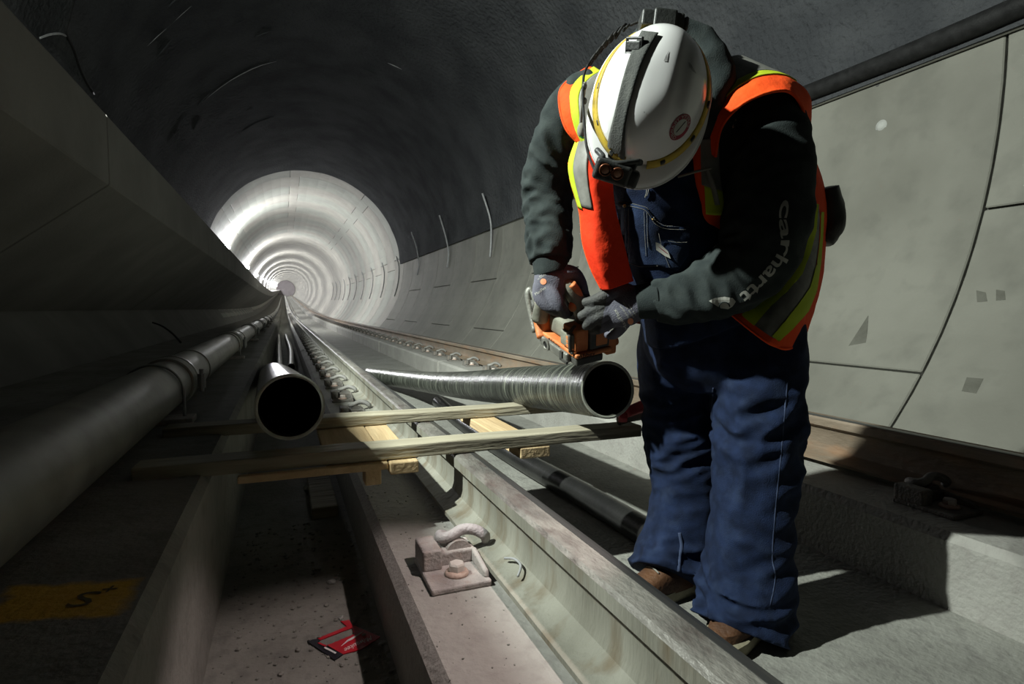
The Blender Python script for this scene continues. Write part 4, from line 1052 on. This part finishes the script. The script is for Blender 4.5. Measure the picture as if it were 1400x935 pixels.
# ------------------------------------------------------------------ high visibility vest, built as draped panels
def grid_surface(rows, nu, nv, bulge=0.0, nz=0.004, seed=0):
    rr = [cat(r, nv) for r in rows]; out = []
    for j in range(nv): out.append(cat([rr[i][j] for i in range(len(rr))], nu))
    G = [[W(*out[j][i]) for j in range(nv)] for i in range(nu)]
    for i in range(nu):
        for j in range(nv):
            p = G[i][j]; G[i][j] = p - FW * (nz * noise.noise(Vector((p.x * 18 + seed, p.y * 10, p.z * 9))) + nz * .5 * noise.noise(p * 40))
    return G
def grid_geo(G, u0=0, u1=1, v0=0, v1=1, off=0.0):
    nu, nv = len(G), len(G[0])
    i0, i1 = round(u0 * (nu - 1)), round(u1 * (nu - 1)); j0, j1 = round(v0 * (nv - 1)), round(v1 * (nv - 1))
    V = []; w = j1 - j0 + 1
    for i in range(i0, i1 + 1):
        for j in range(j0, j1 + 1):
            a = G[min(i + 1, nu - 1)][j] - G[max(i - 1, 0)][j]; b = G[i][min(j + 1, nv - 1)] - G[i][max(j - 1, 0)]
            n = a.cross(b).normalized()
            if n.dot(G[i][j] - CAM) > 0: n = -n
            V.append(G[i][j] + n * off)
    Fc = [(r * w + c, r * w + c + 1, (r + 1) * w + c + 1, (r + 1) * w + c) for r in range(i1 - i0) for c in range(w - 1)]
    return V, Fc
vest = bpy.data.objects.new('safety_vest', None); COL.objects.link(vest); vest.parent = worker; vest.location = W(930, 250, 1.5) - worker.location
vest.empty_display_size = .1
def panel(G, name, mat, u0=0, u1=1, v0=0, v1=1, off=0.0, th=0.0035):
    o = obj(name, grid_geo(G, u0, u1, v0, v1, off), mat, vest, True)
    s = o.modifiers.new('cloth', 'SOLIDIFY'); s.thickness = th; s.offset = 0
    return o
def edge(pts, mat, r=0.0035, name='binding', sm=30): return obj(name, sweep([W(*p) for p in cat(pts, sm)], r, 7), mat, vest, True)
# shoulder on the left of the picture
LS = grid_surface([[(806, 91, 1.43), (780, 108, 1.41), (766, 124, 1.39), (766, 150, 1.385), (774, 176, 1.385), (789, 194, 1.39)],
                   [(812, 94, 1.41), (793, 108, 1.385), (781, 126, 1.365), (782, 152, 1.355), (788, 176, 1.36), (799, 197, 1.37)],
                   [(824, 100, 1.38), (806, 112, 1.36), (795, 130, 1.345), (795, 155, 1.34), (799, 178, 1.345), (808, 198, 1.355)],
                   [(845, 105, 1.37), (826, 118, 1.35), (815, 136, 1.335), (813, 160, 1.33), (814, 182, 1.335), (822, 200, 1.345)]], 25, 40)
panel(LS, 'shoulder_panel', MT['vorange'])
panel(LS, 'lime_stripe', MT['vlime'], 0.33, 0.62, 0, 1, 0.003)
panel(LS, 'silver_stripe', MT['vsilver'], 0.62, 1, 0, 1, 0.003)
edge([(806, 91, 1.43), (780, 108, 1.41), (766, 124, 1.39), (766, 150, 1.385), (774, 176, 1.385), (789, 194, 1.39)], MT['vorange'])
# front panel on the left of the picture, turned back to show its lining
LF = grid_surface([[(789, 190, 1.40), (800, 192, 1.36), (815, 195, 1.34), (836, 200, 1.35)],
                   [(778, 222, 1.41), (795, 224, 1.36), (812, 228, 1.34), (838, 235, 1.355)],
                   [(781, 248, 1.42), (797, 250, 1.37), (814, 256, 1.345), (838, 262, 1.36)],
                   [(793, 290, 1.43), (806, 296, 1.385), (820, 296, 1.365), (843, 292, 1.375)],
                   [(797, 330, 1.44), (808, 336, 1.40), (822, 336, 1.385), (853, 332, 1.39)],
                   [(808, 366, 1.45), (817, 370, 1.415), (828, 372, 1.40), (860, 362, 1.41)],
                   [(823, 396, 1.455), (830, 396, 1.425), (838, 394, 1.415), (866, 384, 1.43)]], 60, 28)
panel(LF, 'front_panel', MT['vred'])
panel(LF, 'lime_stripe', MT['vlime'], 0.02, 0.48, 0.05, 0.20, 0.003)
panel(LF, 'silver_stripe', MT['vsilver'], 0.0, 0.46, 0.20, 0.52, 0.0032)
edge([(778, 222, 1.41), (781, 248, 1.42), (793, 290, 1.43), (797, 330, 1.44), (808, 366, 1.45), (823, 396, 1.455)], MT['vorange'])
# shoulder on the right of the picture
RS = grid_surface([[(978, 215, 1.335), (986, 175, 1.315), (1010, 146, 1.295), (1045, 128, 1.285), (1078, 125, 1.295), (1097, 148, 1.33), (1102, 186, 1.38)],
                   [(970, 208, 1.34), (979, 166, 1.32), (1003, 132, 1.305), (1041, 110, 1.305), (1080, 110, 1.33), (1106, 134, 1.37), (1107, 178, 1.42)],
                   [(964, 198, 1.35), (972, 155, 1.335), (996, 118, 1.325), (1034, 98, 1.34), (1072, 104, 1.375), (1100, 128, 1.41), (1106, 170, 1.45)],
                   [(957, 185, 1.36), (962, 140, 1.35), (978, 100, 1.36), (1005, 78, 1.40), (1045, 92, 1.44), (1085, 115, 1.47), (1100, 160, 1.49)]], 31, 60, 0, .003)
panel(RS, 'shoulder_panel', MT['vorange'])
panel(RS, 'lime_stripe', MT['vlime'], 0.46, 0.64, 0, 1, 0.003)
panel(RS, 'silver_stripe', MT['vsilver'], 0.64, 1.0, 0, 1, 0.003)
edge([(978, 215, 1.335), (986, 175, 1.315), (1010, 146, 1.295), (1045, 128, 1.285), (1078, 125, 1.295), (1097, 148, 1.33), (1102, 186, 1.38)], MT['vorange'], .004, sm=50)
# front strip on the right of the picture
RF = grid_surface([[(942, 196, 1.35), (955, 192, 1.335), (968, 190, 1.335), (982, 190, 1.34)],
                   [(944, 235, 1.36), (956, 235, 1.345), (969, 240, 1.345), (984, 245, 1.36)],
                   [(946, 270, 1.375), (958, 272, 1.36), (972, 275, 1.36), (990, 278, 1.375)],
                   [(944, 315, 1.40), (957, 317, 1.385), (974, 317, 1.39), (994, 312, 1.40)],
                   [(937, 366, 1.42), (948, 362, 1.41), (968, 352, 1.415), (992, 345, 1.425)]], 50, 26)
panel(RF, 'front_panel', MT['vorange'])
panel(RF, 'silver_stripe', MT['vsilver'], 0.0, 0.36, 0.42, 0.95, 0.003)
panel(RF, 'lime_stripe', MT['vlime'], 0.36, 0.62, 0.46, 0.95, 0.003)
obj('loop', sweep([W(966, 232, 1.335), W(974, 252, 1.338), (W(981, 280, 1.355))], 0.006, 8, 14, flat=(1.4, .5)), MT['vsilver'], vest, True)
edge([(942, 196, 1.35), (944, 235, 1.36), (946, 270, 1.375), (944, 315, 1.40), (937, 366, 1.42)], MT['vorange'], .0035)
# side and back panel hanging below the arm
BK = grid_surface([[(1085, 190, 1.46), (1096, 192, 1.48), (1102, 196, 1.51), (1105, 200, 1.55)],
                   [(1085, 240, 1.47), (1105, 236, 1.50), (1117, 238, 1.53), (1123, 242, 1.58)],
                   [(1085, 290, 1.475), (1110, 284, 1.50), (1124, 284, 1.54), (1131, 286, 1.60)],
                   [(1070, 345, 1.475), (1103, 336, 1.495), (1120, 332, 1.54), (1129, 332, 1.61)],
                   [(1040, 395, 1.44), (1085, 385, 1.435), (1110, 382, 1.48), (1124, 380, 1.57)],
                   [(1012, 425, 1.425), (1060, 424, 1.395), (1094, 424, 1.43), (1113, 424, 1.53)],
                   [(1000, 430, 1.425), (1046, 466, 1.385), (1076, 476, 1.41), (1098, 470, 1.50)]], 64, 36)
panel(BK, 'back_panel', MT['vorange'])
bvv = bvh_of(*[o for o in vest.children if o.name.startswith('back_panel')])
for nm, poly, off in (('silver_stripe', [(1030, 444), (1056, 463), (1073, 439), (1095, 414), (1107, 397), (1112, 370), (1117, 335), (1118, 300), (1117, 280), (1112, 285), (1109, 325), (1101, 352), (1086, 378), (1060, 408)], 0.005),
                      ('lime_stripe', [(1014, 432), (1031, 446), (1050, 424), (1074, 401), (1094, 376), (1105, 348), (1113, 315), (1116, 280), (1110, 278), (1104, 318), (1096, 345), (1082, 366), (1058, 390), (1033, 410)], 0.007),
                      ('lime_stripe', [(1053, 460), (1062, 467), (1080, 450), (1102, 425), (1113, 398), (1119, 360), (1122, 320), (1123, 290), (1119, 290), (1118, 325), (1113, 362), (1104, 393), (1087, 418), (1070, 440)], 0.007)):
    g = on_surface(bvv, *poly_grid(poly, 3), lambda x, y: (x, y), off, 0.12)
    if g[1]: obj(nm, g, MT['v' + nm.split('_')[0]], vest, True)
edge([(1000, 430, 1.424), (1022, 448, 1.402), (1046, 466, 1.384), (1060, 473, 1.394), (1076, 477, 1.409), (1098, 470, 1.50)], MT['vorange'], .0035)
# back of the vest, out of sight behind the figure
BB = grid_surface([[(825, 110, 1.44), (880, 95, 1.49), (960, 92, 1.50), (1050, 100, 1.47), (1095, 150, 1.50)],
                   [(795, 240, 1.56), (870, 235, 1.63), (960, 235, 1.65), (1050, 240, 1.63), (1105, 230, 1.55)],
                   [(815, 370, 1.62), (890, 370, 1.70), (970, 370, 1.73), (1060, 370, 1.72), (1120, 350, 1.60)],
                   [(860, 440, 1.66), (920, 450, 1.76), (990, 455, 1.78), (1060, 455, 1.74), (1096, 460, 1.57)]], 30, 40)
panel(BB, 'back_panel', MT['vorange'])
# dark tool pouch on the far hip
obj('hip_pouch', meld('tmp_pouch', [cloth([(1125, 258, 1.62, .03, .05), (1132, 285, 1.63, .035, .055), (1134, 310, 1.63, .036, .05), (1128, 335, 1.63, .022, .03)], 20, 24, .003, 40)], MT['denim'], worker, .005, 2) and cloth([(1125, 258, 1.62, .03, .05), (1130, 285, 1.63, .035, .055), (1134, 308, 1.63, .034, .05), (1126, 333, 1.63, .020, .03)], 20, 24, .003, 40), MT['lampblack'], worker, True)
bpy.data.objects.remove(bpy.data.objects['tmp_pouch'])

# ------------------------------------------------------------------ lettering on the sleeve
bvs = bvh_of(hoodie)
path = cat([(1076, 274), (1072, 300), (1075, 330), (1068, 352), (1052, 374), (1034, 392), (1016, 408), (1000, 416)], 80)
LN = [0]
for a, b in zip(path[:-1], path[1:]): LN.append(LN[-1] + math.hypot(b[0] - a[0], b[1] - a[1]))
def along(s):
    s = max(0, min(s, LN[-1] - 1e-3))
    for i in range(len(LN) - 1):
        if LN[i + 1] >= s:
            t = (s - LN[i]) / max(1e-6, LN[i + 1] - LN[i]); p = Vector(path[i][:2]).lerp(Vector(path[i + 1][:2]), t)
            d = (Vector(path[i + 1][:2]) - Vector(path[i][:2])).normalized(); return p, d
def sleeve_map(s0, s1, h, base=0.0):
    def f(u, v):
        p, d = along(s0 + (s1 - s0) * u); n = Vector((d.y, -d.x)); q = p + n * (h * (v - base)); return q.x, q.y
    return f
tv, tf = text_geo('car', 0.12, bold=.02)
g = on_surface(bvs, tv, tf, sleeve_map(0, 78, 17, .42), 0.0012)
if g[1]: obj('sleeve_lettering', g, MT['print'], hoodie)
tv, tf = text_geo('hartt', 0.12, bold=.02)
g = on_surface(bvs, tv, tf, sleeve_map(78, 158, 18, .42), 0.0012)
if g[1]: obj('sleeve_lettering', g, MT['print'], hoodie)
def z6(x, y): return (940 + x * 210 / 701, 200 + y * 280 / 935)
emb = [z6(*q) for q in ((98, 705), (125, 692), (170, 686), (205, 692), (220, 708), (205, 730), (185, 742), (150, 738), (128, 725))]
g = on_surface(bvs, *poly_grid(emb, 4), lambda x, y: (x, y), 0.0012)
if g[1]: obj('sleeve_emblem', g, MT['print'], hoodie)
arc = [z6(168 + 24 * math.cos(t), 730 + 20 * math.sin(t)) for t in [math.pi * (0.7 + 1.3 * i / 14) for i in range(15)]]
line_on(bvs, arc, 0.0016, 'sleeve_emblem_line', MT['hoodie'], hoodie, 20, 5, 0.001)

# ------------------------------------------------------------------ helmet with headlamp
HW, HLF, HLB, HH = 0.110, 0.132, 0.137, 0.145
def dome(a, t, off=0.0):
    """a: angle round the rim (0 = brim side), t: 0 rim .. 1 crown"""
    ca, sa = math.cos(a), math.sin(a)
    ph = t * math.pi / 2
    r = math.cos(ph) ** 0.72; z = math.sin(ph) ** 0.95
    b = (HLF if ca > 0 else HLB) * ca * r; l = HW * sa * r
    ridge = 0.006 * (1 / (1 + math.exp((abs(l) - 0.040) * 320))) * min(1, t * 2.2)
    ridge2 = 0.0035 * math.exp(-((abs(l) - 0.066) / 0.010) ** 2) * min(1, t * 2.0) 
    return hc + HB * b + HL * l + HN * (HH * z + ridge + ridge2 + off * z) + (HB * b + HL * l).normalized() * (off * (1 - z * .7))
na_, nt_ = 72, 30
rsr = [[dome(2 * math.pi * j / na_, i / nt_ * 0.985) for j in range(na_)] for i in range(nt_ + 1)]
helm = obj('helmet', rings(rsr, True), MT['helmet'], worker, True)
def brim_out(a):
    ca, sa = math.cos(a), math.sin(a)
    f = max(0, ca) ** 1.3
    return (0.012 + 0.036 * f) , -0.004 - 0.014 * f
br = []
for k in range(5):
    t = k / 4; ring = []
    for j in range(na_):
        a = 2 * math.pi * j / na_; e, d = brim_out(a); p = dome(a, 0); o2 = (p - hc); o2 = (o2 - HN * o2.dot(HN)).normalized()
        ring.append(p + o2 * (e * t) + HN * (d * t * t) + HN * (0.004 if k == 0 else 0))
    br.append(ring)
b_ = obj('brim', rings(br, False), MT['helmet'], helm, True)
so = b_.modifiers.new('th', 'SOLIDIFY'); so.thickness = 0.0035; so.offset = 0
obj('rim_bead', sweep([br[-1][j] for j in range(na_)] + [br[-1][0]], 0.0026, 7), MT['helmet'], helm, True)
# yellow elastic round the dome
def around(t0, t1, off, a0, a1, n=60):
    return rings([[dome(a0 + (a1 - a0) * i / n, t, off) for i in range(n + 1)] for t in (t0, t1)], False, False)
o = obj('elastic_band', rings([[dome(D2R(12) + D2R(336) * i / 90, t, f) for i in range(91)] for t, f in ((0.03, 0.011), (0.13, 0.003))], False, False), MT['yband'], helm, True)
s_ = o.modifiers.new('th', 'SOLIDIFY'); s_.thickness = 0.003
for a in (28, 62, 92, 150, 210, 268, 300, 332):
    o = obj('band_keeper', around(0.02, 0.12, 0.006, D2R(a - 2.2), D2R(a + 2.2), 6), MT['lampblack'], helm, True); s_ = o.modifiers.new('th', 'SOLIDIFY'); s_.thickness = 0.004
# grey strap over the crown
bvh_ = bvh_of(helm, b_)
Lft = [(831, 226), (834, 190), (842, 155), (851, 115), (861, 82), (872, 58), (879, 45)]
Rgt = [(856, 228), (855, 192), (859, 157), (869, 117), (880, 84), (891, 62), (900, 48)]
lp, rp = cat(Lft, 40), cat(Rgt, 40); rows = []
for a, b in zip(lp, rp):
    row = []
    for k in range(7):
        q = Vector(a[:2]).lerp(Vector(b[:2]), k / 6); h_ = hit(bvh_, q.x, q.y, 0.003); row.append(h_)
    if all(x is not None for x in row): rows.append(row)
if len(rows) > 2:
    o = obj('crown_strap', rings(rows, False, False), MT['strap'], helm, True); s_ = o.modifiers.new('th', 'SOLIDIFY'); s_.thickness = 0.0025; s_.offset = 1
p = hit(bvh_, 869, 66, 0.007)
axu = (hit(bvh_, 876, 66, 0) - hit(bvh_, 862, 66, 0)).normalized(); axn = (CAM - p).normalized(); axn = (axn - axu * axn.dot(axu)).normalized(); axv = axn.cross(axu)
bk_ = bevel(obj('buckle', join(frame_geo(box(-.019, .019, -.015, -.010, -.004, .003), p, axu, axv, axn), frame_geo(box(-.019, .019, .010, .015, -.004, .003), p, axu, axv, axn), frame_geo(box(-.019, -.015, -.015, .015, -.004, .003), p, axu, axv, axn), frame_geo(box(.015, .019, -.015, .015, -.004, .003), p, axu, axv, axn), frame_geo(box(-.016, .016, -.008, .008, -.003, .0045), p, axu, axv, axn)), MT['lampblack'], helm), .002)
# headlamp at the brim
hp_ = W(838, 236, 1.095)
lu = (RT * 0.95 - UP * 0.30).normalized(); lv = (UP * 0.80 - FW * 0.45 + RT * .1); lv = (lv - lu * lv.dot(lu)).normalized(); ln = lu.cross(lv).normalized()
if ln.dot(FW) > 0: ln = -ln
def LP(u, v, n): return hp_ + lu * u + lv * v + ln * n
hl = bevel(obj('headlamp', join(frame_geo(box(-.037, .034, -.021, .020, -.024, .006), hp_, lu, lv, ln), frame_geo(box(.030, .052, -.020, .014, -.024, .002), hp_, lu, lv, ln)), MT['lampblack'], helm), .007, 4)
for x in (-.016, .008):
    obj('lens', lathe([(.0095, -.002), (.0095, .006), (.007, .0085), (.001, .0092)], LP(x, .002, .0), ln, 16), MT['lens'], helm, True)
    obj('lens_ring', sweep([LP(x + .0105 * math.cos(t), .002 + .0105 * math.sin(t), .008) for t in [i * math.pi / 8 for i in range(17)]], .0018, 6), MT['copper'], helm, True)
obj('lamp_bracket', join(sweep([LP(-.030, .014, -.005), W(824, 214, 1.10), W(816, 205, 1.115)], .006, 8, 10), sweep([LP(.034, .010, -.005), W(868, 224, 1.10), W(876, 222, 1.11)], .0065, 8, 10), sweep([W(834, 224, 1.09), W(855, 223, 1.088), W(874, 221, 1.10)], .006, 8, 10)), MT['lampblack'], helm, True)
# battery pack at the back of the helmet
bp_ = W(905, 27, 1.165)
bu, bvv_, bn = (RT * .985 - UP * .12).normalized(), None, None
bvv_ = UP; bvv_ = (bvv_ - bu * bvv_.dot(bu)).normalized(); bn = bu.cross(bvv_).normalized(); bn = -bn if bn.dot(FW) > 0 else bn
bevel(obj('battery_pack', join(frame_geo(box(-.042, .046, -.016, .018, -.045, .005), bp_, bu, bvv_, bn), frame_geo(box(-.018, .030, -.019, .021, -.03, .009), bp_, bu, bvv_, bn), frame_geo(box(.046, .056, -.012, .014, -.04, .002), bp_, bu, bvv_, bn)), MT['lampblack'], helm), .005, 3)
# coiled lead from the pack down the left side
base = cat([(872, 30, 1.19), (858, 36, 1.20), (846, 44, 1.215), (836, 52, 1.22), (826, 62, 1.225), (816, 74, 1.23), (808, 84, 1.235)], 240)
cp = []
for i, b in enumerate(base):
    t = i / 239; c = W(*b); k = min(1, max(0, (t - .12) * 6))
    th_ = t * 2 * math.pi * 8
    cp.append(c + (RT * .6 + UP * .8) * math.cos(th_) * .0135 * k - FW * math.sin(th_) * .0135 * k)
obj('coiled_lead', sweep(cp, 0.0030, 6), MT['black'], helm, True)
obj('lead', sweep([W(808, 84, 1.235), W(799, 100, 1.24), W(797, 130, 1.235), W(799, 170, 1.22), W(803, 205, 1.19), W(813, 232, 1.13), W(822, 240, 1.10)], .003, 7, 40), MT['black'], helm, True)
# cord with clips hanging at the left of the helmet
MT['cord'] = pm('grey_cord', srgb(130, 128, 118), rough=.9); MT['green'] = pm('green_cord', srgb(30, 130, 60), rough=.7)
obj('chin_cord', sweep([W(800, 112, 1.235), W(798, 130, 1.245), W(795, 152, 1.26), W(794, 172, 1.275), W(796, 188, 1.285)], .0035, 7, 24), MT['cord'], helm, True)
for y in (118, 138): obj('cord_clip', sphere(W(799, y, 1.238), .006, 8, 6, (1, 1, 1.3)), MT['lampblack'], helm, True)
obj('cord_knot', sphere(W(795, 178, 1.272), .011, 10, 8, (.9, .9, 1.5)), MT['cord'], helm, True)
obj('green_loop', sweep([W(797 + 4 * math.cos(t), 182 + 7 * math.sin(t), 1.27) for t in [i * math.pi / 6 for i in range(13)]], .0016, 6), MT['green'], helm, True)
# sweatband and hood edge seen behind the right rim
obj('sweatband', sweep([hc + HL * (HW * .93 * math.cos(D2R(a))) - HB * (HLB * .97 * math.sin(D2R(a))) - HN * 0.008 for a in range(-10, 100, 6)], .016, 8, flat=(.5, 1.2)), MT['band'], helm, True)
# round sticker
def z5(x, y): return (780 + x * 240 / 831, y * 270 / 935)
sc_ = Vector(z5(517, 600)); e1 = Vector(z5(560, 545)) - sc_; e2 = Vector(z5(545, 632)) - sc_
def stick(r, t): return tuple(sc_ + e1 * (r * math.cos(t)) + e2 * (r * 0.92 * math.sin(t)))
for r0, r1, mt_, off in ((0.0, 1.0, 'sticker', .0012), (0.0, 0.62, 'print', .0022)):
    g = on_surface(bvh_, *poly_grid([stick(r1, i * math.pi / 16) for i in range(32)], 3), lambda x, y: (x, y), off)
    if g[1]: obj('sticker' if mt_ == 'sticker' else 'sticker_centre', g, MT[mt_], helm, True)
line_on(bvh_, [z5(498, 622), z5(517, 600), z5(540, 572)], .0006, 'sticker_line', MT['lampblack'], helm, 8, 5, .0028)
tv, tf = text_geo('SAFETY TRAINED', 0)
g = on_surface(bvh_, tv, tf, lambda u, v: stick(0.66 + 0.26 * v, math.pi * (1.35 - 1.5 * u) + math.pi * 1.0), .0020)
if g[1]: obj('sticker_lettering', g, MT['print'], helm)
# scuffs on the shell
MT['scuff'] = pm('grey_scuff', (0.30, 0.30, 0.29), (0.52, 0.52, 0.51), 120, 0.5)
for poly in ([z5(*q) for q in ((440, 290), (452, 262), (466, 240), (462, 268), (458, 292))], [z5(*q) for q in ((555, 295), (566, 298), (582, 325), (596, 350), (578, 338), (562, 318))], [z5(*q) for q in ((346, 527), (353, 528), (352, 536), (346, 534))]):
    g = on_surface(bvh_, *poly_grid(poly, 3), lambda x, y: (x, y), .0006)
    if g[1]: obj('scuff', g, MT['scuff'], helm, True)
# pen clipped at the right of the collar
obj('pen', sweep([W(927, 242, 1.30), W(950, 235, 1.30), W(972, 230, 1.30)], [.0025, .003, .0025], 8), MT['cord'], worker, True)
